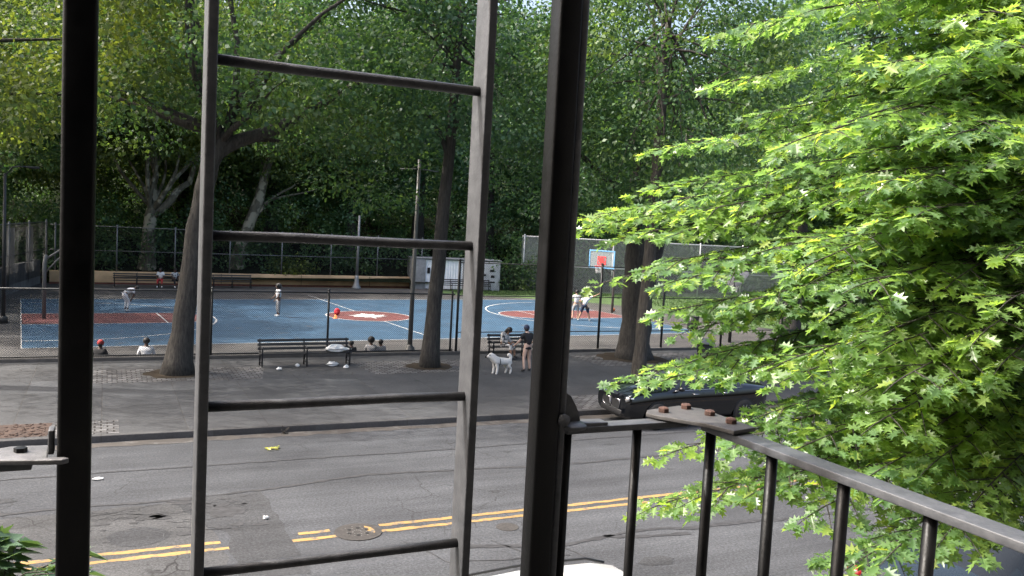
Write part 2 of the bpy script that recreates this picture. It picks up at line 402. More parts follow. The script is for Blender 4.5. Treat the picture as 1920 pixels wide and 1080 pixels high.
for _ in range(26):
    blot((random.uniform(-.6, 2.6), random.uniform(14.6, 16.5)), random.uniform(.03, .09), 'pothole', m_tar, .009, 9, .45, 1.8)
for _ in range(34):
    blot((random.uniform(-2, 26), random.choice((9.8, 11.6, 15.9, 17.6, 19.4))+random.gauss(0, .35)), random.uniform(.04, .20), 'oil_stain', m_patch, .0045+random.uniform(0, .0004), 16, .35, 1.7)
# alligator cracks round the patch
for _ in range(16):
    x, y = random.uniform(-.5, 1.9), random.uniform(14.9, 16.6)
    P = [(x, y)]
    for k in range(4): P.append((P[-1][0]+random.uniform(-.05, .3), P[-1][1]+random.uniform(-.22, .16)))
    seam(P, .022, 'road_crack', .0085)
gut = worn_paint('gutter_dirt', (.055, .048, .042), (.10, .096, .09), .52, 3)
tag(MB().add(*ragged(-60, 120, CURB-.22, .38, .005, .3, .07)).build('gutter_dirt', gut), kind='structure')

# manhole covers
m_cast = simple('cast_iron', (.17, .165, .16), .55, .5, .35, 20, .5)
m_dark = simple('black_void', (.006, .006, .006), .9, 0, .1)
def annulus(r0, r1, z0, z1, n=36, c=(0, 0)):
    return [(r0, z0), (r1, z0), (r1, z1), (r0, z1)]
mh = thing('manhole_cover', 'round manhole cover with six dark holes and yellow paint, in the double yellow line', 'manhole', (3.98, 13.92, 0))
b = MB().lathe([(.30, .004), (.40, .004), (.40, .014), (.30, .014)], n=40); b.build('rim', simple('rim_iron', (.05, .046, .043), .7, .3, .4, 18, .4), mh)
lid = MB().lathe([(.298, .002), (.298, .012), (.0, .013)], n=40)
for k in range(28):
    a = k*.55; r = .05+.008*k; lid.box((r*math.cos(a), r*math.sin(a), .014), (.02, .02, .005), Matrix.Rotation(a, 3, 'Z'))
lid.build('lid', m_cast, mh)
for k in range(6): MB().lathe([(.036, .0165), (.036, .0175), (0, .0176)], (.17*math.cos(k*1.047+.3), .17*math.sin(k*1.047+.3), 0), 12).build('hole', m_dark, mh)
pp = [(.285*math.cos(t), .285*math.sin(t)) for t in np.linspace(-.55, .95, 12)]+[(.15, .17), (.21, .08), (.13, .05), (.2, -.06)]
MB().sheet(pp, .0158).build('paint', m_yel, mh)
sc_ = thing('valve_cover', 'small plain round utility cover in the near lane of the road', 'utility cover', (6.55, 13.4, 0))
MB().lathe([(.155, .003), (.20, .003), (.20, .009), (.155, .009)], n=32).build('rim', bpy.data.materials['rim_iron'], sc_)
MB().lathe([(.155, .002), (.155, .006), (0, .0065)], n=32).build('lid', simple('worn_lid', (.10, .10, .10), .7, .1, .3, 12, .3), sc_)

# ------------------------------------------------------------------ the building the photo is taken from, with its open window
m_brick = slabs('pale_brick', (.10, .098, .095), (.14, .137, .133), .22, .075, .012, .5, (.5, .49, .47))
m_plaster = simple('plaster', (.05, .05, .052), .9, 0, .08, 3, .1)
bld = thing('brick_building', 'grey brick apartment building with the open window the view is taken from', 'building', (0, 0, 0))
wl = MB()
x0, x1, z0, z1 = -.75, 1.75, 4.45, 6.55
wl.box(((x0-12)/2, .35, 6.5), (x0+12, .3, 13)); wl.box(((x1+14)/2, .35, 6.5), (14-x1, .3, 13))
wl.box(((x0+x1)/2, .35, z0/2), (x1-x0, .3, z0)); wl.box(((x0+x1)/2, .35, (z1+13)/2), (x1-x0, .3, 13-z1))
wl.build('wall', m_brick, bld)
rm = MB()
rm.box((.5, -3.0, 3.55), (7, 6.3, .1)); rm.box((.5, -3.0, 7.3), (7, 6.3, .1)); rm.box((.5, -6.1, 5.4), (7, .1, 3.6)); rm.box((-2.9, -3, 5.4), (.1, 6.1, 3.6)); rm.box((3.9, -3, 5.4), (.1, 6.1, 3.6))
rm.build('room', m_plaster, bld)
MB().box((.5, -4, 13.05), (26, 9, .1)).build('roof', simple('roof_felt', (.05, .05, .05), .9), bld)

# ------------------------------------------------------------------ fire escape
YP, ZR = 1.55, 4.98
def rpost(x, name_label, w=.050):
    t = thing('fire_escape_post', name_label, 'post', (x, YP, 4.05), 0, 'fire escape posts')
    MB().box((0, 0, 1.9), (w, w, 3.9)).build('tube', black_iron, t, bevel=.007)
    return t
pl = rpost(-.040, 'thick black iron post at the left of the ladder')
pr = rpost(.828, 'thick black iron post at the right of the ladder, ending the corner railing')
MB().tube([(.034, -.012, .02), (.034, -.012, 3.84)], .0095, 12).build('edge_rod', grey_iron, pr, True)
MB().tube([(.034, -.03, .95), (.034, 0.0, .95)], .013, 10).build('bolt', grey_iron, pr, True)

lad = thing('fire_escape_ladder', 'narrow black iron drop ladder with flat side rails hanging between the two thick posts', 'ladder', (.405, YP, 4.1))
LX = .250
for sx in (-1, 1):
    MB().box((sx*LX, 0, 1.75), (.017, .066, 3.7)).build('side_rail', grey_iron, lad, bevel=.003)
rz0 = gy_z = None
def gy(x, y, Yp):
    d = ray(x, y); p = np.array([0, 0, H])+d*(Yp/d[1]); return p
zz = [float((gy(xa, ya, YP)[2]+gy(xb, yb, YP)[2])/2) for (xa, ya, xb, yb) in ((395, 110, 905, 172), (385, 446, 885, 463), (372, 762, 868, 743), (360, 1070, 853, 1024))]
step = (zz[0]-zz[3])/3
for k in range(-2, 5):
    z = zz[3]+step*k-4.1
    if z < .02 or z > 3.5: continue
    MB().tube([(-LX+.009, 0, z), (-.1, 0, z+random.uniform(-.002, .002)), (.1, 0, z+random.uniform(-.002, .002)), (LX-.009, 0, z)], .0092, 12).build('rung', rung_iron, lad, True)

def curved_plate(x, y, z, sx):
    b = MB(); prof = [(0, 0), (.052, 0), (.050, .012), (.040, .035), (.026, .056), (.010, .066), (0, .066)]
    V = [(x+sx*p[0], y-.003, z+p[1]) for p in prof]+[(x+sx*p[0], y+.003, z+p[1]) for p in prof]; n = len(prof)
    F = [tuple(range(n)), tuple(range(2*n-1, n-1, -1))]+[(k, n+k, n+(k+1) % n, (k+1) % n) for k in range(n)]
    return b.add(V, F)
rl = thing('fire_escape_railing', 'black iron corner railing with round balusters and four rusty bolts on its corner plate', 'railing', (0, 0, 0))
XS = 1.225
MB().box((1.03, YP, ZR-.006), (.31, .042, .014)).build('top_rail', grey_iron, rl, bevel=.002)
MB().box((XS, 1.005, ZR-.007), (.052, 1.0, .016)).build('top_rail', grey_iron, rl, bevel=.002)
tip = MB(); tip.lathe([(.034, ZR-.004), (.036, ZR+.004), (.026, ZR+.010), (0, ZR+.011)], (.893, YP, 0), 16)
tip.bar((.893, YP, ZR+.004), (.975, YP, ZR+.003), .036, .010); tip.build('bracket', grey_iron, rl, bevel=.002)
curved_plate(.862, YP, ZR+.009, 1).build('gusset', grey_iron, rl)
cp = [(1.10, 1.575), (1.12, 1.60), (1.225, 1.625), (1.262, 1.585), (1.262, 1.40), (1.19, 1.385), (1.175, 1.45), (1.11, 1.545)]
MB().prism(cp, ZR+.004, ZR+.013).build('corner_plate', simple('plate_iron', (.062, .059, .057), .6, 0, .35, 25, .4), rl, bevel=.0015)
for (bx, by) in ((1.145, 1.572), (1.222, 1.592), (1.235, 1.522), (1.232, 1.445)):
    a0 = random.random()
    MB().lathe([(.0125, ZR+.0125), (.0125, ZR+.022), (.009, ZR+.0245), (0, ZR+.025)], (bx, by, 0), 6).build('bolt', rust, rl)
for bx in (.886, 1.062): MB().tube([(bx, YP, 4.10), (bx, YP, ZR-.012)], .0105, 12).build('baluster', black_iron, rl, True)
for by in (1.495, 1.301, 1.114, .932, .745, .56): MB().tube([(XS-.004, by, 4.10), (XS-.004, by, ZR-.014)], .0115, 12).build('baluster', black_iron, rl, True)
MB().bar((.88, YP, 4.11), (1.24, YP, 4.11), .03, .012).build('bottom_rail', black_iron, rl); MB().bar((XS, 1.53, 4.112), (XS, .52, 4.112), .03, .012).build('bottom_rail', black_iron, rl)
ll = thing('fire_escape_railing', 'short black iron railing end bolted to the left post, without balusters near it', 'railing', (0, 0, 0))
MB().box((-.60, YP, ZR-.006), (1.0, .042, .014)).build('top_rail', grey_iron, ll, bevel=.002)
bb = MB(); bb.prism([(-.195, YP-.021), (-.075, YP-.050), (-.056, YP-.052), (-.046, YP-.045), (-.054, YP-.036), (-.078, YP-.032), (-.08, YP+.045), (-.135, YP+.05), (-.17, YP+.03)], ZR+.0015, ZR+.010)
bb.build('bracket', lit_bracket_iron, ll, bevel=.002)
MB().box((-.074, YP+.012, ZR+.026), (.009, .034, .040)).build('gusset', grey_iron, ll, bevel=.002)
MB().lathe([(.010, ZR+.010), (.010, ZR+.017), (0, ZR+.018)], (-.118, YP+.01, 0), 6).build('bolt', black_iron, ll)
for bx in (-.34, -.47, -.60): MB().tube([(bx, YP, 4.10), (bx, YP, ZR-.012)], .0105, 12).build('baluster', black_iron, ll, True)
pf = thing('fire_escape_platform', 'slatted iron landing of the fire escape under the railing', 'platform', (0, 0, 0))
g = MB()
for k in range(13): g.bar((-1.3, .56+k*.08, 4.03), (1.26, .56+k*.08, 4.03), .035, .008)
g.bar((-1.3, .54, 4.015), (-1.3, 1.58, 4.015), .05, .012); g.bar((1.24, .54, 4.015), (1.24, 1.58, 4.015), .05, .012)
g.build('slats', black_iron, pf)

# ------------------------------------------------------------------ fences
m_blackfence = simple('black_vinyl', (.012, .013, .014), .5, 0, .3)
m_galv = simple('galvanised', (.22, .225, .23), .5, .4, .2, 8)
m_galv_lt = simple('pale_steel', (.45, .46, .46), .5, .2, .15, 8)
def wires(MBo, x0, x1, z0, z1, y, sp=.075, r=.0024):
    n = int((x1-x0+z1-z0)/sp); hh = z1-z0
    for s in (1, -1):
        for i in range(n):
            a = x0-hh+i*sp
            p, q = (a, z0), (a+hh, z1)
            if p[0] < x0: p = (x0, z0+(x0-a))
            if q[0] > x1: q = (x1, z1-(q[0]-x1))
            if q[0]-p[0] < .05: continue
            if s < 0: p, q = (x0+x1-p[0], p[1]), (x0+x1-q[0], q[1])
            dx, dz = q[0]-p[0], q[1]-p[1]; l = math.hypot(dx, dz); nx_, nz_ = -dz/l*r, dx/l*r
            V = [(p[0]+nx_, y, p[1]+nz_), (p[0]-nx_, y, p[1]-nz_), (p[0], y+2*r, p[1]), (q[0]+nx_, y, q[1]+nz_), (q[0]-nx_, y, q[1]-nz_), (q[0], y+2*r, q[1])]
            MBo.add(V, [(0, 1, 4, 3), (1, 2, 5, 4), (2, 0, 3, 5)])
def chain_fence(name, label, A, B, z0, z1, posts, mat, rails, pr_=.035, sp=.075, wr=.0024, wm=None, rr=.022):
    """A, B ends; local x along the fence"""
    A, B = Vector(A), Vector(B); L_ = (B-A).length; ang = math.atan2(B.y-A.y, B.x-A.x)
    t = thing(name, label, 'fence', (A.x, A.y, 0), ang)
    for p in posts:
        q = MB().tube([(p, .05, z0-.15), (p, .05, z1+.08)], pr_, 10); q.ball((p, .05, z1+.09), pr_*1.25, 8, 5); q.build('post', mat, t, True)
    for z in rails: MB().tube([(0, .05, z), (L_, .05, z)], rr, 8).build('rail', mat, t, True)
    w = MB(); wires(w, 0, L_, z0, z1, 0, sp, wr); w.build('wire_mesh', wm or mat, t)
    return t
# low wall the street fence stands on
m_conc = simple('old_concrete', (.085, .08, .075), .9, 0, .3, 2.5, .5)
o = tag(MB().box((30, FENCE+.02, .06), (140, .26, .40)).build('low_kerb_wall', m_conc, bevel=.015), 'low dark concrete kerb wall under the street fence of the court', 'wall')
fx = -9.0
chain_fence('chain_link_fence', 'low black chain link fence along the left part of the court, behind the benches', (fx, FENCE, 0), (12.4, FENCE, 0), .25, 2.5,
            [x-fx for x in (-8.8, -4.9, -.9, 3.38, 7.45, 12.3)], m_blackfence, (2.5, .30), .04, .075, .0034, rr=.028)
chain_fence('chain_link_fence', 'tall black chain link fence along the right part of the court, with three rails', (12.5, FENCE, 0), (36.0, FENCE, 0), .25, 3.75,
            [x-12.5 for x in (12.55, 17.0, 19.05, 22.3, 25.6, 29.2, 32.6, 35.9)], m_blackfence, (3.75, 2.45, 1.0), .05, .10, .0022, rr=.02)
FY = 62.2
chain_fence('chain_link_fence', 'grey chain link fence on top of the tan wall at the back of the court', (-3.2, FY+.25, 0), (23, FY+.25+1.2, 0), .8, 3.75,
            [.3+3.62*k for k in range(8)], m_galv, (3.75, 2.15), .05, .14, .004, m_blackfence, rr=.028)
chain_fence('chain_link_fence', 'old grey chain link fence on the concrete wall at the left end of the court', (-6.6, 40, 0), (-3.3, FY+.2, 0), .6, 3.9,
            [.3+4.4*k for k in range(6)], m_galv, (3.9, 2.2), .05, .14, .004, m_blackfence)
chain_fence('chain_link_fence', 'tall dark chain link fence behind the grass at the back of the right half court', (30.5, 62.5, 0), (52, 55.5, 0), .0, 4.4,
            [.2+3.7*k for k in range(7)], m_galv_lt, (4.4, 2.1), .065, .14, .0075, m_galv_lt, rr=.05)
# green-grey windscreen cloth and block wall behind that fence
m_cloth = simple('screen_cloth', (.19, .195, .19), .9, 0, .25, .7)
cwall = thing('concrete_wall', 'weathered grey block wall along the left end of the court', 'wall', (-6.9, 40, 0), math.atan2(FY+.2-40, 3.3))
MB().box((11.2, .25, .55), (22.8, .3, 1.9)).build('wall', slabs('blockwork', (.10, .10, .10), (.17, .165, .16), .6, .3, .02, .5, (.04, .04, .04)), cwall)
for xx in (2, 6.4, 10.8, 15.2, 19.6): MB().box((xx+1.0, .30, 2.55), (1.5, .06, 2.1)).build('panel', m_galv, cwall)
tan = thing('retaining_wall', 'long low wall painted tan with worn red foot, behind the court', 'wall', (-3.2, FY, 0), math.atan2(1.2, 26))
m_tan = worn_paint('tan_paint', (.60, .40, .23), (.38, .25, .15), .62, 1.1, .85)
MB().box((13, .3, .33), (26, .5, .92)).build('wall', m_tan, tan, bevel=.02)
MB().box((13, .035, -.0), (26, .03, .14)).build('foot', simple('red_foot', (.14, .05, .035), .9, 0, .5, 3), tan)
for xx in (5.2, 10.6, 16.2, 21.4): MB().box((xx, .046, .36), (.03, .012, .82)).build('joint', simple('joint_dark', (.05, .035, .03), .9) if 'joint_dark' not in bpy.data.materials else bpy.data.materials['joint_dark'], tan)

# ------------------------------------------------------------------ the court
m_court = asphalt('court_asphalt', (0.04773, 0.04646, 0.04582), (0.07955, 0.07637, 0.07319), .6)
o = MB().box((40, (FENCE+.15+FY)/2, -.225), (110, FY-FENCE-.15+.6, .35)).build('court_ground', m_court); tag(o, kind='structure')
m_grass = simple('grass_blades', (.06, .11, .028), .9, 0, .4, 3)
CC = Vector((13.0, 45.1, 0)); CA = math.radians(4.5)
def cw(u, v): return (CC.x+u*math.cos(CA)-v*math.sin(CA), CC.y+u*math.sin(CA)+v*math.cos(CA))
under = (.062, .062, .061)
m_blue = worn_paint('blue_court_paint', (.022, .064, .114), under, .57, 1.2, .75)
m_red = worn_paint('red_court_paint', (.118, .036, .033), under, .57, 1.4, .75)
m_white = worn_paint('white_line_paint', (0.4588, 0.4588, 0.444), under, .56, 4, .75)
HL, HW = 16.4, 8.7
def csheet(P, z, mat, name):
    return tag(MB().sheet([cw(*p) for p in P], z).build(name, mat), kind='structure')
def band(P, w, z, closed=False):
    V = []; F = []; n = len(P)
    for i, p in enumerate(P):
        q = P[(i+1) % n] if (closed or i+1 < n) else P[i]; r = P[i-1] if (closed or i > 0) else P[i]
        dx, dy = q[0]-r[0], q[1]-r[1]; l = math.hypot(dx, dy) or 1
        V += [cw(p[0]-dy/l*w/2, p[1]+dx/l*w/2)+(z,), cw(p[0]+dy/l*w/2, p[1]-dx/l*w/2)+(z,)]
    for i in range(n if closed else n-1):
        j = (i+1) % n; F.append((2*i+1, 2*j+1, 2*j, 2*i))
    return V, F
csheet([(-HL, -HW), (HL, -HW), (HL, HW), (-HL, HW)], -.046, m_blue, 'court_paint')
circ = lambda c, r, a0=0, a1=2*math.pi, n=48: [(c[0]+r*math.cos(a0+(a1-a0)*i/n), c[1]+r*math.sin(a0+(a1-a0)*i/n)) for i in range(n+1)]
csheet(circ((0, 0), 2.25)[:-1], -.042, m_red, 'court_paint')
ln = MB()
ln.add(*band(circ((0, 0), 2.28)[:-1], .08, -.038, True)); ln.add(*band([(-.0, -HW-.0), (0, -2.3)], .07, -.038)); ln.add(*band([(0, 2.3), (0, HW+2.6)], .07, -.038))
ln.add(*band([(-HL, -HW), (HL, -HW), (HL, HW), (-HL, HW)], .07, -.038, True))
KW, KL, R3 = 1.95, 5.9, 6.9
for s in (-1, 1):
    key = [(s*HL, -KW), (s*(HL-KL), -KW)]+[(s*(HL-KL-KW*1.12*math.sin(t)), -KW*math.cos(t)) for t in np.linspace(.1, math.pi-.1, 22)]+[(s*(HL-KL), KW), (s*HL, KW)]
    csheet(key if s < 0 else key[::-1], -.042, m_red, 'court_paint')
    ln.add(*band(key, .07, -.038)); ln.add(*band([(s*(HL-KL), -KW), (s*(HL-KL), KW)], .07, -.037))
    arc = [(s*HL, -R3)]+[(s*(HL-1.4-R3*math.sin(t)), -R3*math.cos(t)) for t in np.linspace(0, math.pi, 40)]+[(s*HL, R3)]
    ln.add(*band(arc, .085, -.037))
tag(ln.build('court_line', m_white), kind='structure')
lf = [(0, 1.05), (.22, .62), (.5, .72), (.42, .3), (.95, .38), (.72, 0), (.85, -.25), (.35, -.35), (.42, -.62), (.08, -.5), (.06, -.95)]
lf = [(a*1.15, b*1.15) for a, b in lf+[(-x, y) for x, y in lf[::-1] if x]]
csheet(lf[::-1], -.036, m_white, 'court_emblem')

# grass behind and to the right of the court
gb_v, gb_f = [], []
grass = MB()
def grass_patch(poly_x, poly_y, n, hmax):
    X = rng.uniform(*poly_x, n); Yy = rng.uniform(*poly_y, n); A = rng.uniform(0, 6.28, n); Hh = rng.uniform(.06, hmax, n); Wd = rng.uniform(.02, .05, n); Ln = rng.uniform(-.06, .06, (n, 2))
    V = np.zeros((n, 3, 3)); ca, sa = np.cos(A), np.sin(A)
    V[:, 0] = np.stack([X-ca*Wd, Yy-sa*Wd, np.full(n, -.04)], 1); V[:, 1] = np.stack([X+ca*Wd, Yy+sa*Wd, np.full(n, -.04)], 1); V[:, 2] = np.stack([X+Ln[:, 0], Yy+Ln[:, 1], Hh-.04], 1)
    return V.reshape(-1, 3)
GP = [(22.5, 58.5), (30.5, 55), (34.5, 50), (35.5, 40), (37, 34), (90, 34), (90, 62), (22.5, 62)]
m_lawn = simple('lawn', (.055, .10, .026), .95, 0, .45, 1.1, .6)
tag(MB().sheet(GP, -.044).build('lawn', m_lawn), kind='structure')
gv = np.concatenate([grass_patch((24, 52), (58.3, 61.8), 9000, .16), grass_patch((36, 60), (40, 58), 12000, .16)])
tag(link('grass', mesh_np('grass', gv, np.full(len(gv)//3, 3), np.arange(len(gv))), m_grass), 'short green grass behind and beside the right end of the court', 'grass', kind='stuff')

# ------------------------------------------------------------------ foliage
T_RH = (np.array([(0, 0, 0), (.34, .45, .05), (0, 1, -.06), (-.34, .45, .05)]), [(0, 1, 2, 3)])
T_LOBE = (np.array([(0, 0, 0), (.42, .12, .04), (.22, .42, .02), (.5, .62, .06), (.16, .66, .0), (0, 1.05, -.10), (-.16, .66, 0), (-.5, .62, .06), (-.22, .42, .02), (-.42, .12, .04)]), [tuple(range(10))])
_hr = [(.04, .14), (.30, .17), (.10, .34), (.46, .51), (.115, .58), (.34, .85), (.09, .82)]
_V = [(0, 0, 0), (0, 1.06, -.14)]+[(x, y, .16*x-.10*y*y) for x, y in _hr]+[(-x, y, .16*x-.10*y*y) for x, y in _hr]
T_OAK = (np.array(_V), [(0,)+tuple(range(2, 9))+(1,), (1,)+tuple(range(15, 8, -1))+(0,)])
_h2 = [(.10, .05), (.44, .10), (.30, .32), (.58, .56), (.26, .60), (.22, .72)]
_V2 = [(0, 0, 0), (0, 1.1, -.22)]+[(x, y, .22*x-.16*y*y) for x, y in _h2]+[(-x, y, .22*x-.16*y*y) for x, y in _h2]
T_MAPLE = (np.array(_V2), [(0,)+tuple(range(2, 8))+(1,), (1,)+tuple(range(13, 7, -1))+(0,)])

def leaves_mesh(name, P, Nrm, Dir, size, tmpl):
    """one small blade per row: P base, Nrm face normal, Dir pointing"""
    T, F = tmpl; n = len(P); k = len(T)
    Y = Dir/np.linalg.norm(Dir, axis=1, keepdims=True)
    X = np.cross(Y, Nrm); X /= (np.linalg.norm(X, axis=1, keepdims=True)+1e-9); Z = np.cross(X, Y)
    V = P[:, None, :]+size[:, None, None]*(T[None, :, 0:1]*X[:, None]+T[None, :, 1:2]*Y[:, None]+T[None, :, 2:3]*Z[:, None])
    base = (np.arange(n)*k)[:, None]; loops = np.concatenate([base+np.array(f)[None] for f in F], 1).ravel()
    sizes = np.tile([len(f) for f in F], n)
    return mesh_np(name, V.reshape(-1, 3), sizes, loops)

def clump_leaves(cs, rad, per, size, flat=.65, upw=.55, r=rng):
    """leaves on the outside of irregular clumps"""
    Ps, Ns, Ds, Ss = [], [], [], []
    for c, rc in zip(cs, rad):
        n = max(4, int(per*rc*rc)); d = r.normal(size=(n, 3)); d /= np.linalg.norm(d, axis=1, keepdims=True)
        rr = rc*r.uniform(.35, 1.05, n)**.7
        P = c+d*rr[:, None]*np.array([1, 1, flat]); 
        P[:, 2] -= .12*(P[:, 0]-c[0])**2/rc+.12*(P[:, 1]-c[1])**2/rc
        N_ = d*.5+np.array([0, 0, upw])+r.normal(size=(n, 3))*.45
        D_ = d*.8+r.normal(size=(n, 3))*.6+np.array([0, 0, -.25])
        Ps.append(P); Ns.append(N_); Ds.append(D_); Ss.append(size*r.uniform(.65, 1.3, n))
    return np.concatenate(Ps), np.concatenate(Ns), np.concatenate(Ds), np.concatenate(Ss)

def wob(a, b, n, amp, droop=0.0):
    a, b = Vector(a), Vector(b); L_ = (b-a).length; P = []
    ph = [random.uniform(0, 6.28) for _ in range(3)]
    for i in range(n+1):
        t = i/n; p = a.lerp(b, t); e = math.sin(math.pi*t)*amp*L_
        p += Vector((math.sin(t*5+ph[0])*e, math.sin(t*4+ph[1])*e, math.sin(t*3+ph[2])*e*.5+droop*L_*math.sin(math.pi*t)))
        P.append(p)
    return P

def big_tree(name, label, loc, trunk, rad, crown_c, crown_r, nclump, per, lsize, leafm, barkm, limbs=(), group=None, flare=1.5, crad=(1.0, 1.9), shell=.45, tmpl=T_RH, zmin=None, fill=None, seed=1, flat=.65):
    random.seed(seed); r = np.random.default_rng(seed)
    t = thing(name, label, 'tree', loc, 0, group)
    b = MB(); tp = [Vector(p) for p in trunk]
    # finer trunk path
    pts = [tp[0]+Vector((0, 0, -.1))]; rr = [rad[0]*flare]
    for i in range(len(tp)-1):
        for k in range(1, 6):
            u = k/5; p = tp[i].lerp(tp[i+1], u); 
            pts.append(p+Vector((random.uniform(-1, 1), random.uniform(-1, 1), 0))*rad[0]*.05)
            ra = rad[i]+(rad[i+1]-rad[i])*u; 
            if i == 0: ra *= 1+(flare-1)*max(0, 1-u*1.0)**3*.7
            rr.append(ra)
    b.tube(pts, rr, 14, jag=.05)
    for (p0, p1, r0, r1) in limbs: 
        P = wob(p0, p1, 8, .05, .03); b.tube(P, [r0+(r1-r0)*i/8 for i in range(9)], 9, jag=.04)
    cs, cr = [], []
    cc, cR = np.array(crown_c), np.array(crown_r)
    while len(cs) < nclump:
        d = r.normal(size=3); d /= np.linalg.norm(d); q = cc+d*cR*(shell+(1-shell)*r.random()**.5)
        if zmin is not None and q[2] < zmin: continue
        cs.append(q); cr.append(r.uniform(*crad))
    if fill is not None:
        for q, w in fill: cs.append(np.array(q)); cr.append(w)
    # limbs to clumps
    top = tp[-1]; 
    for q in cs[::(3 if len(trunk) == 5 and rad[0] < .3 else 13 if name == 'shade_tree' else 9)]:
        k = random.random(); st = tp[-1].lerp(tp[-2], random.uniform(0, .7))
        P = wob(st, Vector(q), 7, .06, .06); r0 = rad[-1]*random.uniform(.35, .6)
        b.tube(P, [max(.012, r0*(1-i/7.5)) for i in range(8)], 6)
    b.build('trunk', barkm, t, True)
    P, N_, D_, S_ = clump_leaves(cs, cr, per, lsize, flat, .55, r)
    link('crown', leaves_mesh(name+'_crown', P, N_, D_, S_, tmpl), leafm, t)
    return t

# --- street trees on the far pavement, each in its little earth pit
for q in ((2.1, 28.4, .85), (10.5, 28.5, .8), (19.65, 29.3, 1.35), (15.75, 23.1, .6), (-4.6, 27.6, .9)): blot(q[:2], q[2], 'tree_pit_soil', soil, .160, 26, .16, 1.1)
rs_ = np.random.default_rng(3); lit = MB()
for i in range(420):
    x, y = rs_.uniform(-6, 24), rs_.uniform(26.4, 30.7); a = rs_.uniform(0, 6.28); s_ = rs_.uniform(.03, .075); z = .166+rs_.uniform(0, .01)
    lit.add([(x, y, z), (x+s_*math.cos(a), y+s_*math.sin(a), z+.008), (x+s_*.4*math.cos(a+1.2), y+s_*.4*math.sin(a+1.2), z+.012)], [(0, 1, 2)])
tag(lit.build('leaf_litter', bpy.data.materials['mulch']), 'scattered small dry leaves on the paving by the trees', 'leaf litter', kind='stuff')
big_tree('shade_tree', 'leaning dark trunk with a heavy fork and limbs reaching right, left of the long bench', (2.1, 28.4, .15),
    [(0, 0, 0), (.22, 0, 2.2), (.45, 0, 4.6), (.80, -.05, 6.6), (1.25, 0, 7.5)], [.37, .315, .285, .275, .25], (2.2, 1.0, 12.5), (7.5, 6.0, 6.2), 110, 175, .165, LEAF['mid'], BARK['brown'],
    limbs=[((.95, 0, 6.9), (3.6, .2, 8.35), .25, .15), ((3.5, .2, 8.3), (6.6, .6, 10.2), .15, .05), ((1.2, 0, 7.3), (3.1, .6, 7.5), .16, .05), ((3.4, .2, 8.2), (5.4, -.5, 9.6), .1, .04)],
    zmin=7.6, seed=3, fill=[((3.5, 1.0, 9.2), 1.6), ((6.0, 1.5, 8.4), 1.7), ((8.0, 2, 8.0), 1.5), ((5.2, 2.6, 6.6), 1.3), ((7.4, 2.6, 6.2), 1.2), ((6.4, 1.8, 5.9), .9), ((-4.5, 1, 8.2), 1.6), ((-6.5, 2, 8), 1.7), ((4.4, .5, 8.8), 1.1), ((2.4, 2.5, 9), 1.3)])
big_tree('shade_tree', 'slim straight dark trunk standing between the long bench and the seated woman', (10.5, 28.5, .15),
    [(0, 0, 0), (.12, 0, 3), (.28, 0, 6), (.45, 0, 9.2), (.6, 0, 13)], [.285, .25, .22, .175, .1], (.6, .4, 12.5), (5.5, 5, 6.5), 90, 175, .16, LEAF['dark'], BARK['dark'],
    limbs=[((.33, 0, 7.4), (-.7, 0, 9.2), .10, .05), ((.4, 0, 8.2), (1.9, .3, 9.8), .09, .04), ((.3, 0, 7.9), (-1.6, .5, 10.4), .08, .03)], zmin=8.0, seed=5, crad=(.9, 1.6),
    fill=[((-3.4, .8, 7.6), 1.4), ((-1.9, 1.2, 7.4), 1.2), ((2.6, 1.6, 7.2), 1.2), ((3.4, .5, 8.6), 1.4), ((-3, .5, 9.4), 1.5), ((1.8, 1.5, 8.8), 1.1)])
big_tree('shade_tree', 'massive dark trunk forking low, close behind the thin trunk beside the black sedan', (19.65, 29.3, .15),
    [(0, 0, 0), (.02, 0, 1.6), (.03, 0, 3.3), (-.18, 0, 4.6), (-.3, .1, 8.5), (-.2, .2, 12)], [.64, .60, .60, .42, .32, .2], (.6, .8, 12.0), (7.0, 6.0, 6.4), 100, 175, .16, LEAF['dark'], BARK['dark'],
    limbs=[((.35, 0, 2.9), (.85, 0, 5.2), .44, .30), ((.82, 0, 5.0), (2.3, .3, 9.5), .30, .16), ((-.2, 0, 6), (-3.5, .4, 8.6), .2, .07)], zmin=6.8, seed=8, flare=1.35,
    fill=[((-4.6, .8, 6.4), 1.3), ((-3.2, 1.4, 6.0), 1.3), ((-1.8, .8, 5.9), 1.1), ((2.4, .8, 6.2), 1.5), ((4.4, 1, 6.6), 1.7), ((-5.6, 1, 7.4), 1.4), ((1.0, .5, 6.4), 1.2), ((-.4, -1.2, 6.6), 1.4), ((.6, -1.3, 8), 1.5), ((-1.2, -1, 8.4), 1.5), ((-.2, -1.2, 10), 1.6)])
big_tree('shade_tree', 'thin straight brown trunk at the kerb beside the black sedan', (15.75, 23.1, .15),
    [(0, 0, 0), (.02, 0, 2), (.12, 0, 4.5), (.2, 0, 8), (.25, 0, 12)], [.235, .21, .20, .17, .1], (1.2, .6, 10.6), (4.8, 3.8, 4.8), 80, 190, .15, LEAF['mid'], BARK['brown'], zmin=5.9, seed=9, crad=(.9, 1.5), fill=[((0, -1, 6.4), 1.2), ((.3, -1.2, 7.8), 1.3), ((-.5, -.8, 9.2), 1.3), ((.9, -.5, 5.9), 1.0), ((-.6, -.6, 5.9), .9), ((.3, -1, 10.6), 1.4)])
big_tree('shade_tree', 'stout dark trunk half hidden by leaves, beyond the fence right of the court', (34.4, 36.1, 0),
    [(0, 0, 0), (.1, 0, 3), (.2, 0, 6), (.3, 0, 11)], [.52, .45, .42, .2], (0, 0, 11), (6, 6, 6), 70, 190, .18, LEAF['mid'], BARK['dark'], zmin=5.8, seed=10)
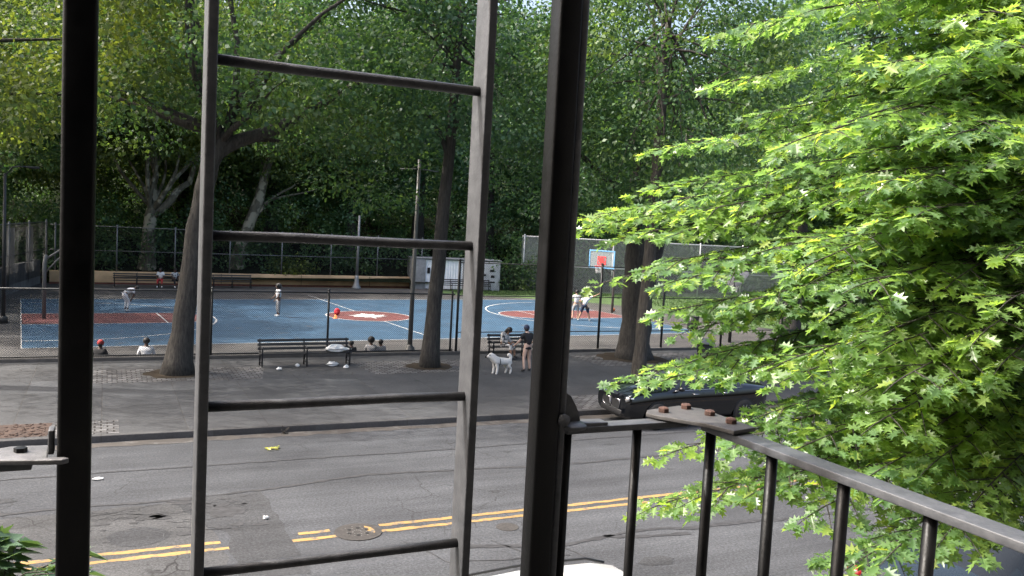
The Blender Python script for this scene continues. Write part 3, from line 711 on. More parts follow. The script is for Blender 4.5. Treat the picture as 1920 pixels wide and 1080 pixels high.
big_tree('shade_tree', 'street tree whose boughs hang into the top left corner above the mulch pit', (-4.6, 27.6, .15),
    [(0, 0, 0), (0, 0, 3), (.1, 0, 6.5), (.3, 0, 11)], [.4, .34, .3, .16], (1.2, 1, 12), (6, 5.5, 5.4), 75, 165, .17, LEAF['olive'], BARK['brown'], zmin=7.4, seed=12)

big_tree('shade_tree', 'broad olive crown beyond the wall at the left end of the court, nearer the street', (-11, 45, -.3),
    [(0, 0, 0), (0, 0, 3), (.1, 0, 6.5), (.3, 0, 11)], [.4, .34, .3, .16], (1.5, 0, 12), (8, 7, 5.5), 105, 170, .21, LEAF['olive'], BARK['brown'], zmin=5.5, seed=14)
big_tree('shade_tree', 'broad dark crown beyond the wall at the left end of the court, nearer the wood', (-9.5, 55.5, -.3),
    [(0, 0, 0), (0, 0, 3), (.1, 0, 6.5), (.3, 0, 12)], [.4, .34, .3, .16], (2.0, 0, 12.5), (8.5, 7, 6), 115, 170, .21, LEAF['mid'], BARK['brown'], zmin=5.0, seed=15)
# --- plane trees in front of the wood, with pale trunks
big_tree('plane_tree', 'pale trunk forking into two arms behind the tan wall, left of the leaning trunk', (2.65, 64.5, .7),
    [(0, 0, 0), (.05, 0, 1.6), (.1, 0, 3.4), (.3, .1, 4.6)], [.55, .48, .42, .34], (1, 1, 13), (7.5, 5, 7), 75, 130, .26, LEAF['olive'], BARK['pale'],
    limbs=[((.2, 0, 3.9), (.5, .2, 6.8), .34, .2), ((.3, 0, 3.9), (2.6, 0, 6.3), .30, .2), ((2.6, 0, 6.2), (4.4, .4, 10.5), .2, .1), ((.5, .2, 6.6), (-.6, 1, 12), .2, .1)], zmin=7.4, seed=21, crad=(1.2, 2.3))
big_tree('plane_tree', 'pale trunk leaning strongly to the right, behind the fence right of the forked pale trunk', (8.6, 65.2, .8),
    [(0, 0, 0), (.45, 0, 2.2), (1.6, .2, 5.4), (2.4, .4, 9)], [.5, .44, .36, .25], (4, 1, 13), (7, 5, 7), 75, 130, .26, LEAF['olive'], BARK['pale'],
    limbs=[((.9, .1, 3.6), (4.2, .2, 6.6), .14, .06), ((1.3, .1, 4.6), (5.8, .2, 6.4), .10, .05)], zmin=6.8, seed=22, crad=(1.2, 2.3))
big_tree('plane_tree', 'pale limb slanting up at the far left edge above the concrete wall', (-6.6, 60, .6),
    [(0, 0, 0), (.2, 0, 5.6), (1.4, 0, 7.6), (4.2, .3, 11.4)], [.45, .34, .30, .2], (1.5, 2, 15), (7, 5, 6), 70, 130, .26, LEAF['olive'], BARK['pale'],
    limbs=[((1.5, 0, 7.7), (1.1, 0, 11), .14, .07), ((3.8, .2, 10.8), (5.2, .3, 14.5), .16, .07)], zmin=9.5, seed=23, crad=(1.2, 2.2))

# --- the wood on the hillside: three kinds, each tree a thing
def wood_tree(seed, leafm, hgt, tall):
    return big_tree('woodland_tree', 'tall dense tree of the dark wood on the slope behind the court', (0, 0, 0),
        [(0, 0, 0), (.1, 0, hgt*.3), (.3, .1, hgt*.6), (.4, 0, hgt*.85)], [.5, .4, .3, .12], (0, 0, hgt*.58), (6.2, 5.4, hgt*.44), 90, 80, .28, leafm, BARK['dark'], zmin=2.2, seed=seed, crad=(1.3, 2.5), shell=.35,
        group='trees of the wood behind the court')
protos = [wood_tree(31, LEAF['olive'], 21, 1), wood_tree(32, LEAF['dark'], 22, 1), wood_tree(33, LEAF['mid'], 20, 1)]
spots = [(-16, 68, 0), (-8, 71, 1), (-1.5, 70, 0), (5.5, 73, 0), (12, 70.5, 1), (18, 69, 2), (24.5, 71, 1), (31, 70.5, 1), (37.5, 69, 2), (44, 67, 1), (51, 65, 2), (58, 60, 1), (64, 52, 2),
         (-12, 82, 0), (-3, 84, 1), (6, 85, 0), (15, 84, 1), (24, 84, 2), (33, 83, 1), (42, 80, 0), (50, 77, 1), (60, 72, 2), (70, 62, 1), (62, 67, 1), (66, 57, 1), (73, 66, 0), (80, 57, 1), (68, 44, 2), (84, 45, 1), (0, 97, 0), (14, 98, 1), (30, 97, 0), (47, 94, 1), (61, 59, 1), (70, 51, 1), (79, 50, 2)]
used = [False]*3
hz_ = lambda y: .45+(min(16, (y-62.4)*.16) if y > 67 else .3)
for i, (x, y, k) in enumerate(spots):
    random.seed(100+i); a = random.uniform(0, 6.28); s = random.uniform(.88, 1.15)*(1.42 if i >= 33 else 1)
    zz_ = hz_(y) if y > 62 else -.05
    if not used[k]:
        used[k] = True; t = protos[k]; t.location = (x, y, zz_-.2); t.rotation_euler = (0, 0, a); t.scale = (s, s, s)
    else: copy_tree(protos[k], loc=(x, y, zz_-.2), rz=a, scale=(s, s, s))
# undergrowth along the fence: nobody could count it
ucs = []; urs = []
r_ = np.random.default_rng(40)
for i in range(620):
    x = r_.uniform(-14, 60); y = 64.2+r_.random()**1.5*12; 
    if x > 32: y -= (x-32)*.28
    zg = hz_(y) if y > 62 else 0
    hh = r_.uniform(.2, 6.2)*(1 if r_.random() < .6 else .4); ucs.append(np.array([x, y, zg+hh])); urs.append(r_.uniform(.6, 1.5))
for i in range(240):
    x = r_.uniform(-30, 60); y = r_.uniform(77, 104); ucs.append(np.array([x, y, hz_(y)+r_.uniform(.3, 6.0)])); urs.append(r_.uniform(1.0, 2.0))
P, N_, D_, S_ = clump_leaves(ucs, urs, 115, .235, .8, .5, r_)
tag(link('undergrowth', leaves_mesh('undergrowth', P, N_, D_, S_, T_RH), LEAF['shrub']), 'dark tangle of shrubs and saplings under the wood behind the back fence', 'undergrowth', kind='stuff')
def bush(label, loc, rad, n, leafm, seed, per=120, ls=.2):
    r = np.random.default_rng(seed); cs = []; cr = []
    for _ in range(n):
        d = r.normal(size=3); d /= np.linalg.norm(d); d[2] = abs(d[2]); cs.append(d*np.array(rad)*r.uniform(.3, 1)); cr.append(r.uniform(.3, .55)*min(rad[0], 1.6))
    t = thing('bush', label, 'bush', loc)
    b = MB()
    for c in cs[::2]: b.tube(wob((0, 0, 0), Vector(c), 4, .08), [.03, .025, .02, .015, .008], 5)
    b.build('stems', BARK['brown'], t, True)
    P, N_, D_, S_ = clump_leaves(cs, cr, per, ls, .8, .5, r); link('foliage', leaves_mesh('bush_leaves', P, N_, D_, S_, T_RH), leafm, t)
bush('pale sunlit bush behind the fence near the middle of the tan wall', (12.6, 64.0, .9), (2.2, .9, 1.4), 22, LEAF['olive'], 51)
bush('rounded dark green bush hanging over the fence right of the white shed', (30.0, 62.6, 0), (3.0, 1.6, 4.6), 60, LEAF['mid'], 52)
bush('dark green shrub between the white shed and the tall grey fence', (27.2, 63.9, .2), (2.2, 1.2, 2.6), 34, LEAF['dark'], 53)

# ------------------------------------------------------------------ the near pin oak
def spray_branch(b, L_, start, tip, r0, droop=.10, dens=1.4, first=.28, tw=(.95, .32), ls=.116, r=rng):
    st, tp_ = Vector(start), Vector(tip); D = (tp_-st).length
    n = max(6, int(D/.28)); P = []
    ph = random.uniform(0, 6.28)
    for i in range(n+1):
        t = i/n; p = st.lerp(tp_, t); p += Vector((math.sin(t*7+ph), math.cos(t*6+ph), 0))*.05*math.sin(math.pi*t); p.z += droop*D*math.sin(math.pi*t)*.6; P.append(p)
    b.tube(P, [max(.005, r0*(1-.92*i/n)) for i in range(n+1)], 6)
    def twig(p, d, l):
        q = p+d*l+Vector((0, 0, -.12*l)); mid = p.lerp(q, .5)+Vector((0, 0, .03*l)); b.tube([p, mid, q], [.006, .0045, .0025], 4, cap=False)
        k = max(2, int(l/.062*dens))
        for j in range(k):
            u = (j+.6)/k; pos = p.lerp(mid, u*2) if u < .5 else mid.lerp(q, u*2-1)
            for s in ((1, -1) if random.random() < .72 else (random.choice((1, -1)),)):
                side = Vector((-d.y, d.x, 0)).normalized()*s
                dd = (d*random.uniform(.25, 1.0)+side*random.uniform(.5, 1.1)+Vector((0, 0, random.uniform(-.75, .30)))).normalized()
                L_[0].append(pos+dd*random.uniform(.01, .04)); L_[2].append(dd); L_[1].append(Vector((random.gauss(0, .42), random.gauss(-.12, .42), 1)).normalized()); L_[3].append(ls*random.uniform(.72, 1.22))
        for s in range(3):
            dd = (d+Vector((random.uniform(-.7, .7), random.uniform(-.7, .7), random.uniform(-.5, .2)))).normalized()
            L_[0].append(q); L_[2].append(dd); L_[1].append(Vector((random.gauss(0, .4), random.gauss(-.1, .4), 1)).normalized()); L_[3].append(ls*random.uniform(.8, 1.2))
    m = max(3, int(D*(1-first)/.17*dens))
    for i in range(m):
        t = first+(1-first)*(i+random.random()*.8)/m; j = min(n-1, int(t*n)); p = P[j].lerp(P[j+1], t*n-j); d = (P[j+1]-P[j]).normalized()
        l = (tw[0]+(tw[1]-tw[0])*((t-first)/(1-first)))*random.uniform(.6, 1.15); s = 1 if i % 2 else -1
        dd = (d*random.uniform(.55, .9)+Vector((-d.y, d.x, 0)).normalized()*s*random.uniform(.5, .95)+Vector((0, 0, random.uniform(-.22, .16)))).normalized()
        twig(p, dd, l)
        if l > .55: twig(p+dd*l*.45, (dd+Vector((-dd.y, dd.x, 0))*random.choice((-.8, .8))).normalized(), l*.5)
    twig(P[-1], (P[-1]-P[-2]).normalized(), tw[1])

random.seed(77); rng = np.random.default_rng(77)
oak = thing('pin_oak', 'bright green pin oak with layered lobed leaves filling the right of the view', 'tree', (10.9, 5.7, .15))
ob = MB(); OL = ([], [], [], [])
base = Vector((10.9, 5.7, 0.15)); tr_ = lambda z: Vector((.05*math.sin(z*.8), .05*math.cos(z*.6), z-.15))
ob.tube([tr_(z) for z in np.linspace(.1, 12.5, 18)], [.27*(1-.7*i/17)*(1.35 if i == 0 else 1) for i in range(18)], 14, jag=.05)
tips = [(1385, 50, 8.3, 1.3), (1378, 150, 8.3, 1.2), (1440, 212, 8.6, 1.0), (1268, 272, 8.6, .9), (1242, 350, 8.7, .85), (1330, 392, 8.2, .9), (1100, 428, 9.0, 1.1), (1092, 408, 9.2, 1.1), (1190, 440, 8.8, 1.0), (1300, 430, 8.3, .9),
        (1262, 490, 8.2, .9), (1290, 520, 7.8, .8), (1275, 580, 8.2, .8), (1320, 612, 8.0, .7), (1420, 560, 7.5, .9), (1325, 668, 8.0, .9), (1205, 702, 8.2, .8), (1270, 705, 7.7, .9), (1420, 690, 7.6, .9), (1440, 775, 7.4, .7), (1420, 815, 7.1, .7), (1500, 700, 7.0, .8),
        (1250, 942, 7.6, .7), (1330, 925, 7.3, .6), (1290, 838, 7.6, .5), (1450, 905, 7.0, .6), (1545, 950, 6.7, .5), (1520, 830, 6.6, .6),
        (1600, 1058, 6.3, .5), (1690, 1020, 6.1, .5), (1790, 985, 6.0, .5), (1650, 880, 6.4, .6), (1760, 860, 6.2, .6), (1850, 915, 6.1, .5)]
for (px, py, d, rise) in tips:
    tp_ = Vector(gd(px, py, d))-base
    zs = max(1.2, tp_.z+rise*.85); spray_branch(ob, OL, tr_(min(12, zs)), tp_, .03, .07)
for _ in range(22):
    px, py, d = random.uniform(1640, 1960), random.uniform(-60, 470), random.uniform(5.6, 7.6)
    tp_ = Vector(gd(px, py, d))-base; spray_branch(ob, OL, tr_(min(12, tp_.z+random.uniform(.2, .8))), tp_, .024, .06)
for _ in range(20):
    px, py, d = random.uniform(1620, 1930), random.uniform(520, 800), random.uniform(5.5, 7.0)
    tp_ = Vector(gd(px, py, d))-base; spray_branch(ob, OL, tr_(min(12, tp_.z+random.uniform(.2, .7))), tp_, .022, .06, 1.0, .5)
for _ in range(11):
    px, py, d = random.uniform(1640, 1930), random.uniform(230, 400), random.uniform(5.6, 7.0)
    tp_ = Vector(gd(px, py, d))-base; spray_branch(ob, OL, tr_(min(12, tp_.z+random.uniform(.2, .7))), tp_, .022, .06, 1.0, .5)
# the thin single spray in front of the big trunk
tp_ = Vector(gd(1140, 527, 8.8))-base; spray_branch(ob, OL, Vector(gd(1400, 480, 8.2))-base, tp_, .012, .05, .9, .3, (.28, .2))
def inside(px, py):   # clear of the open gap toward the court and the street
    L0 = np.interp(py, [0, 50, 110, 150, 205, 270, 310, 345, 385, 420, 460, 560, 640, 690, 760, 830, 900], [1400, 1390, 1480, 1400, 1500, 1300, 1420, 1290, 1380, 1180, 1300, 1320, 1490, 1340, 1370, 1470, 1600])
    return px > L0+70
k = 0
while k < 90:
    px, py = random.uniform(1300, 1990), random.uniform(-60, 850); d = random.uniform(6.0, 9.0)
    if not inside(px, py): continue
    if 1380 < px < 1520 and 575 < py < 655: continue
    if py > 760 and px < 1560: continue
    k += 1
    tp_ = Vector(gd(px, py, d))-base; zs = max(1.5, tp_.z+random.uniform(.3, 1.1)); 
    spray_branch(ob, OL, tr_(min(12, zs)), tp_, .026, .08, .95, .36)
ob.build('trunk', BARK['dark'], oak, True)
OP, ON, OD, OS = [np.array([tuple(v) for v in a]) if i != 3 else np.array(a) for i, a in enumerate(OL)]
link('crown', leaves_mesh('pin_oak_crown', OP, ON, OD, OS, T_OAK), LEAF['oak'], oak)
print('oak leaves', len(OP))

# young tree under the window whose top shows in the lower left corner
random.seed(5)
sap = thing('sapling', 'young leafy tree with broad pale green leaves, its top in the lower left corner', 'tree', (-.34, 3.55, .15))
sb = MB(); SL = ([], [], [], [])
sb.tube([(0, 0, -.05), (.03, 0, 1.3), (0, .03, 2.7), (.04, 0, 3.75)], [.03, .022, .012, .004], 8)
for k in range(44):
    z = random.uniform(2.5, 3.86); a = k*2.4; l = random.uniform(.35, .75)*(1.0-.30*(z-2.2)); d = Vector((math.cos(a), math.sin(a), .35)).normalized()
    p = Vector((0, 0, z)); q = p+d*l; sb.tube([p, p.lerp(q, .5)+Vector((0, 0, .03)), q], [.004, .003, .002], 5, cap=False)
    for j in range(8):
        u = .2+.8*j/7; pos = p.lerp(q, u)
        for s in (1, -1):
            dd = (d*.6+Vector((-d.y, d.x, 0))*s*random.uniform(.5, 1)+Vector((0, 0, random.uniform(-.55, .1)))).normalized()
            SL[0].append(pos); SL[1].append(Vector((random.gauss(0, .4), random.gauss(0, .4), 1)).normalized()); SL[2].append(dd); SL[3].append(random.uniform(.075, .125))
sb.build('trunk', BARK['brown'], sap, True)
A_ = [np.array([tuple(v) for v in a]) if i != 3 else np.array(a) for i, a in enumerate(SL)]
link('crown', leaves_mesh('sapling_crown', *A_, T_MAPLE), LEAF['sapling'], sap)
# ------------------------------------------------------------------ benches, lamps, hoops, bins
m_slat = simple('dark_slats', (.022, .021, .020), .55, 0, .35, 9, .2)
m_castdark = simple('dark_cast', (.014, .014, .015), .5, .3, .3)
def bench(label, loc, L_, nfr, rz=0.0, group='park benches'):
    """seat faces local -y"""
    t = thing('park_bench', label, 'bench', loc, rz, group)
    for k in range(nfr):
        x = -L_/2+.08+(L_-.16)*k/(nfr-1); b = MB()
        b.bar((x, -.24, 0), (x, -.22, .62), .045, .05, (0, 1, 0)); b.bar((x, .20, 0), (x, .17, .42), .05, .05, (0, 1, 0)); b.bar((x, .17, .40), (x, .30, .90), .045, .045, (0, 1, 0))
        b.bar((x, -.25, .62), (x, .22, .64), .055, .03); b.bar((x, -.24, .40), (x, .19, .385), .045, .05); b.bar((x, -.23, .14), (x, .2, .16), .03, .03)
        b.build('frame', m_castdark, t, bevel=.008)
    s = MB()
    for k in range(4): s.box((0, -.19+k*.105, .435), (L_, .085, .035))
    s.build('seat', m_slat, t, bevel=.006)
    s = MB()
    for k in range(3): s.box((0, .20+.032*k, .57+k*.135), (L_, .03, .085), Matrix.Rotation(-.24, 3, 'X'))
    s.build('backrest', m_slat, t, bevel=.006)
    return t
b1 = bench('long dark slatted bench with a white bag on it, beside the fence', (6.28, 29.35, .15), 3.15, 3, .03)
b2 = bench('dark slatted bench on which the woman in the patterned dress sits', (15.0, 30.05, .15), 3.0, 3, .0)
bench('far dark bench in front of the tan wall with two people on it', (3.2, 60.6, -.05), 5.4, 5, .03)
bench('far dark bench in front of the tan wall, empty, hidden partly by the ladder', (7.9, 61.0, -.05), 2.6, 3, .03)
bench('far dark bench in front of the white shed', (24.9, 61.4, -.05), 4.8, 4, -.1)

m_pole = simple('lamp_grey', (.15, .15, .145), .5, .3, .2, 3)
lp = thing('lamp_post', 'tall grey steel lamp post with a cross arm, beside the slim straight tree trunk', 'lamp post', (10.85, 31.75, -.05), 0)
MB().lathe([(.26, 0), (.26, .1), (.20, .16), (.19, .38), (.11, .46), (.105, .5)], n=16).build('base', m_pole, lp, True)
MB().tube([(0, 0, .4), (.02, 0, 3.5), (.06, 0, 7.7)], [.095, .085, .06], 14).build('pole', m_pole, lp, True)
MB().tube([(-.75, 0, 7.28), (.06, 0, 7.34), (.85, 0, 7.28)], .022, 8).build('cross_arm', m_pole, lp, True)
lp2 = thing('lamp_post', 'pale grey lamp post with a flared foot standing before the tan wall', 'lamp post', (16.75, 61.7, -.05), 0)
MB().lathe([(.34, 0), (.34, .1), (.20, .35), (.15, .8), (.14, 1.0)], n=16).build('base', m_galv, lp2, True)
MB().tube([(0, 0, .8), (.03, 0, 5.4)], [.11, .075], 12).build('pole', m_galv, lp2, True)
dp = thing('lamp_post', 'slender dark pole inside the court at the far left edge', 'lamp post', gz(6, 606, -.05), 0)
MB().lathe([(.18, 0), (.16, .25), (.09, .32)], n=12).build('base', m_blackfence, dp, True)
MB().tube([(0, 0, .2), (.02, 0, 6.4)], [.085, .055], 10).build('pole', m_blackfence, dp, True)
MB().tube([(.02, 0, 6.3), (.3, 0, 6.7), (.9, 0, 6.75)], .03, 8).build('cross_arm', m_blackfence, dp, True)
MB().box((1.05, 0, 6.72), (.5, .2, .1)).build('lamp_head', m_blackfence, dp, bevel=.03)

m_hoopblue = simple('hoop_blue', (.12, .30, .50), .5, 0, .15)
m_hoopred = simple('hoop_red', (.55, .05, .05), .45, 0, .15)
m_net = simple('net_white', (.7, .7, .68), .8, 0, .1)
m_clear = bpy.data.materials.new('acrylic'); m_clear.use_nodes = True
_B = m_clear.node_tree.nodes['Principled BSDF']; _B.inputs['Base Color'].default_value = (.75, .85, .9, 1); _B.inputs['Roughness'].default_value = .15; _B.inputs['Alpha'].default_value = .12
def hoop(label, loc, rz, board='clear', arm=1.5, polem=None, rim=3.05):
    """board faces local -x, pole behind at x = arm"""
    polem = polem or m_pole
    t = thing('basketball_hoop', label, 'basketball hoop', loc, rz)
    MB().tube([(arm, 0, -.1), (arm, 0, 2.5), (arm-.05, 0, 2.9)], .085, 12).build('pole', polem, t, True)
    a = MB().tube([(arm-.03, 0, 2.7), (.12, 0, rim+.35)], .05, 8); a.tube([(arm-.03, 0, 2.1), (.12, 0, rim+.2)], .035, 8); a.build('arm', polem, t, True)
    if board == 'clear':
        MB().box((0, 0, rim+.42), (.03, 1.70, .98)).build('backboard', m_clear, t)
        f = MB()
        for z in (-.53, .53): f.box((0, 0, rim+.42+z), (.05, 1.86, .08))
        for y in (-.89, .89): f.box((0, y, rim+.42), (.05, .08, .98))
        f.build('board_frame', m_hoopblue, t, bevel=.01)
        f = MB()
        for z in (.12, .58): f.box((-.022, 0, rim+z), (.012, .62, .06))
        for y in (-.28, .28): f.box((-.022, y, rim+.35), (.012, .06, .40))
        f.box((-.022, .02, rim+.40), (.010, .34, .22)); f.box((-.022, -.05, rim+.25), (.009, .42, .12)); f.build('target_square', m_hoopred, t)
    else:
        P = [(-.68, .45), (-.68, .20)]+[(-.42, -.18), (-.25, -.38), (.25, -.38), (.42, -.18)]+[(.68, .20), (.68, .45), (.45, .62), (.0, .68), (-.45, .62)]
        b = MB(); n = len(P); V = [(-.02, y, rim+.35+z) for y, z in P]+[(.02, y, rim+.35+z) for y, z in P]
        b.add(V, [tuple(range(n)), tuple(range(2*n-1, n-1, -1))]+[(k, n+k, n+(k+1) % n, (k+1) % n) for k in range(n)]); b.build('backboard', simple('fan_grey', (.33, .33, .36), .5, .2, .15), t, bevel=.008)
    R = [(-.38-.23*math.cos(a), .23*math.sin(a), rim) for a in np.linspace(0, 2*math.pi, 25)]
    r = MB().tube(R, .014, 8, cap=False); r.box((-.08, 0, rim-.01), (.16, .14, .03)); r.build('rim', m_hoopred, t, True)
    nn = MB()
    for k in range(12):
        a0, a1 = k*2*math.pi/12, (k+1)*2*math.pi/12
        for s, e in ((a0, a1), (a1, a0)):
            nn.tube([(-.38-.23*math.cos(s), .23*math.sin(s), rim-.01), (-.38-.17*math.cos((s+e)/2), .17*math.sin((s+e)/2), rim-.2), (-.38-.14*math.cos(e), .14*math.sin(e), rim-.42)], .009, 4, cap=False)
    nn.build('net', m_net, t)
    return t
p = cw(HL-2.0, 0); hoop('basketball hoop with a clear blue framed board, red square and red rim', (p[0]+.9, p[1]+.1, -.05), CA+.42, 'clear', 1.7)
p = cw(-HL+2.0, 0); hoop('basketball hoop at the left end of the court, beside the left thick post', (p[0], p[1], -.05), CA+math.pi, 'fan', 1.1)
p = gz(1368, 642, -.05); hoop('basketball hoop with a grey fan shaped steel board on a dark strutted pole', (p[0]+.55, p[1]+.62, -.05), math.radians(227.8), 'fan', .85, m_blackfence, 2.85)

# white shed
shed = thing('storage_shed', 'white corrugated metal shed with grey ends at the back of the court', 'shed', (21.3, 62.75, -.05), math.atan2(-1.0, 7.0))
m_shedw = simple('white_sheet', (.82, .84, .86), .55, 0, .1, 3); m_shedg = simple('grey_block', (.24, .245, .25), .8, 0, .25, 4, .3)
MB().box((.55, .9, 1.2), (1.1, 2.0, 2.4)).build('pillar', m_shedg, shed, bevel=.02); MB().box((4.55, .92, 1.17), (.95, 2.0, 2.34)).build('pillar', m_shedg, shed, bevel=.02)
V, F = [], []; n = 56
for i in range(n+1):
    x = 1.12+2.94*i/n; y = .02+.035*(1 if (i//2) % 2 else 0); V += [(x, y, .05), (x, y, 2.30)]
for i in range(n): F.append((2*i, 2*i+2, 2*i+3, 2*i+1))
MB().add(V, F).build('corrugated_panel', m_shedw, shed)
b = MB(); b.box((2.6, 1.0, 1.15), (2.95, 1.8, 2.2)); b.build('body', m_shedg, shed)
MB().box((6.05, .75, 1.13), (2.0, 1.9, 2.26)).build('end_bay', simple('pale_block', (.40, .41, .43), .8, 0, .3, 2.5, .3), shed, bevel=.02)
for (x, z, w, h) in ((5.5, 1.75, .5, .22), (6.4, 1.6, .35, .16), (5.6, 1.25, .6, .14), (6.45, 1.15, .3, .2), (5.5, .75, .55, .16), (6.4, .7, .5, .12), (1.35, 1.45, .22, .45), (1.65, 1.5, .12, .3)): MB().box((x, -.21 if x > 3 else -.005, z), (w, .02, h)).build('vent', m_dark, shed)
MB().box((3.55, .95, 2.40), (7.2, 2.2, .07)).build('roof', m_shedg, shed, bevel=.01)

# bins, bags, ball, litter
def basket(name, label, loc, r0, r1, h, lidm=None, wall=None):
    t = thing(name, label, 'bin', loc)
    b = MB(); b.lathe([(r0, .03), (r1, h), (r1-.02, h), (r0-.02, .05), (0, .05)], n=20); b.build('body', wall or m_blackfence, t, True)
    b = MB(); b.tube([(r1*math.cos(a), r1*math.sin(a), h) for a in np.linspace(0, 6.2832, 25)], .018, 6, cap=False); b.tube([(r0*math.cos(a), r0*math.sin(a), .04) for a in np.linspace(0, 6.2832, 25)], .02, 6, cap=False)
    for k in range(20): 
        a = k*.3142; b.tube([(r0*1.01*math.cos(a), r0*1.01*math.sin(a), .04), (r1*1.01*math.cos(a), r1*1.01*math.sin(a), h)], .008, 4)
    b.build('rim', m_blackfence, t)
    if lidm: MB().lathe([(r1+.03, h+.01), (r1+.03, h+.06), (r1*.8, h+.16), (r1*.35, h+.21), (0, h+.22)], n=20).build('lid', lidm, t, True)
    return t
basket('litter_bin', 'black mesh litter bin standing in the near right corner of the blue court', gz(1298, 619, -.05), .27, .33, .78)
basket('litter_bin', 'dark litter bin with a grey domed lid beside the fence, behind the black sedan', gz(1323, 646, 1.0)[:2]+(.15,), .26, .32, .88, simple('lid_grey', (.20, .20, .22), .5))
bag = thing('backpack', 'bright red bag standing on the blue paint beside the centre circle', 'bag', gz(632, 591, -.05)); bag.scale = (.8, .8, .8)
b = MB().ball((0, 0, .24), (.21, .13, .24), 14, 9); b.build('body', simple('red_cloth', (.62, .025, .04), .7, 0, .2), bag, True)
MB().ball((0, -.12, .17), (.14, .06, .12), 10, 6).build('pocket', simple('dark_red_cloth', (.38, .015, .025), .7), bag, True)
MB().tube([(-.05, .02, .46), (0, .02, .53), (.05, .02, .46)], .012, 6).build('strap', m_blackfence, bag, True)
cn = thing('marker_cone', 'small orange cone on the court just in front of the red bag', 'cone', gz(629, 597, -.05))
MB().lathe([(.15, 0), (.15, .02), (.10, .03), (.03, .2), (0, .2)], n=14).build('cone', simple('cone_orange', (.75, .22, .05), .6), cn, True)
bp = thing('backpack', 'small dark bag lying beside the right end of the court, behind the fence', 'bag', gz(1229, 592, -.05), .3)
MB().ball((0, 0, .15), (.32, .18, .16), 14, 8).build('body', simple('dark_cloth', (.03, .03, .034), .8), bp, True)
MB().ball((.12, -.1, .2), (.09, .08, .1), 10, 6).build('pocket', simple('grey_cloth', (.3, .3, .3), .8), bp, True)
ball = MB().ball((0, 0, .12), .12, 16, 10).build('basketball', simple('ball_orange', (.42, .13, .05), .7), None, True); ball.location = gz(1150, 584, -.05)
tag(ball, 'brown basketball lying on the red key near the tall fence post', 'ball')
m_paper = simple('white_paper', (.72, .72, .70), .7, 0, .1, 8)
def crumple(name, label, cat, loc, r, seed, mat=m_paper):
    random.seed(seed); b = MB().ball((0, 0, r[2]*.9), r, 10, 7)
    b.v = [(x*(1+random.uniform(-.3, .3)), y*(1+random.uniform(-.3, .3)), max(0, z*(1+random.uniform(-.3, .3)))) for x, y, z in b.v]
    o = b.build(name, mat); o.location = loc; return tag(o, label, cat)
crumple('plastic_bag', 'white plastic bag lying on the seat of the long bench', 'bag', (7.35, 29.25, .61), (.42, .15, .12), 1)
crumple('paper_litter', 'white crumpled paper on the ground under the right half of the long bench', 'litter', (7.15, 29.0, .155), (.20, .10, .08), 2)
crumple('paper_litter', 'small white scrap under the middle of the long bench', 'litter', (5.95, 29.05, .155), (.08, .07, .05), 3)
crumple('paper_litter', 'small white scrap in front of the left leg of the long bench', 'litter', (5.25, 28.5, .155), (.09, .07, .05), 4)
crumple('paper_litter', 'small white scrap in front of the right leg of the long bench', 'litter', (7.5, 28.55, .155), (.09, .07, .055), 5)
crumple('paper_litter', 'white scrap of paper on the road left of the ladder', 'litter', gz(183, 899, .01), (.10, .04, .02), 6)
crumple('paper_litter', 'tiny white scrap on the trench edge in the road', 'litter', gz(498, 973, .01), (.05, .03, .03), 7)
sp = ([], [], [], [])
random.seed(11)
for k in range(9):
    a = random.uniform(0, 6.28); sp[0].append((random.uniform(-.14, .14), random.uniform(-.06, .06), .02+random.uniform(0, .03))); sp[1].append((random.gauss(0, .4), random.gauss(0, .4), 1)); sp[2].append((math.cos(a), math.sin(a), 0)); sp[3].append(random.uniform(.09, .15))
o = link('fallen_leaves', leaves_mesh('fallen_leaves', *[np.array(a) for a in sp], T_OAK), leaf_mat('yellow_leaf', [(0, (.30, .33, .04)), (1, (.40, .36, .06))], .3)); o.location = gz(512, 843, .006); tag(o, 'small heap of yellow green fallen leaves on the road near the far kerb', 'leaves')
tw = MB(); 
for k in range(6): tw.tube([(random.uniform(-.1, .1), 0, .0), (random.uniform(-.12, .12), random.uniform(-.08, .08), random.uniform(.1, .24))], .01, 5)
o = tw.build('twig', BARK['brown']); o.location = gz(534, 814, .0); tag(o, 'dry bit of twig lying against the far kerb', 'twig')

# ------------------------------------------------------------------ people
SKIN = dict(dark=simple('skin_dark', (.09, .045, .028), .55, 0, .1), mid=simple('skin_mid', (.30, .17, .11), .55, 0, .1), light=simple('skin_light', (.50, .31, .23), .55, 0, .1))
CL = dict(white=simple('white_cotton', (.70, .70, .72), .85, 0, .08), black=simple('black_cotton', (.016, .016, .018), .85, 0, .2), navy=simple('navy_cotton', (.022, .03, .065), .85, 0, .2), grey=simple('grey_cotton', (.28, .28, .29), .85, 0, .15),
          beige=simple('beige_cotton', (.42, .31, .22), .85, 0, .1), red=simple('red_cotton', (.42, .04, .04), .8, 0, .15), hair=simple('black_hair', (.012, .010, .009), .6, 0, .3, 30, .5), brown=simple('brown_cotton', (.20, .12, .07), .85, 0, .15), shoe=simple('shoe_white', (.66, .66, .66), .7, 0, .1), shoedark=simple('shoe_dark', (.03, .03, .03), .7))
_m, _t, N, L, B = nodes('patterned_cotton'); _tc = N.new('ShaderNodeTexCoord'); _n = noise(N, L, 9, 3, .7, _tc.outputs['Object']); _r = ramp(N, [(.46, (.03, .03, .035)), (.52, (.58, .57, .56))]); L.new(_n.outputs[0], _r.inputs[0]); L.new(_r.outputs[0], B.inputs['Base Color']); B.inputs['Roughness'].default_value = .85
CL['pattern'] = _m; SKIN['fair'] = simple('skin_fair', (.56, .38, .30), .55, 0, .08)
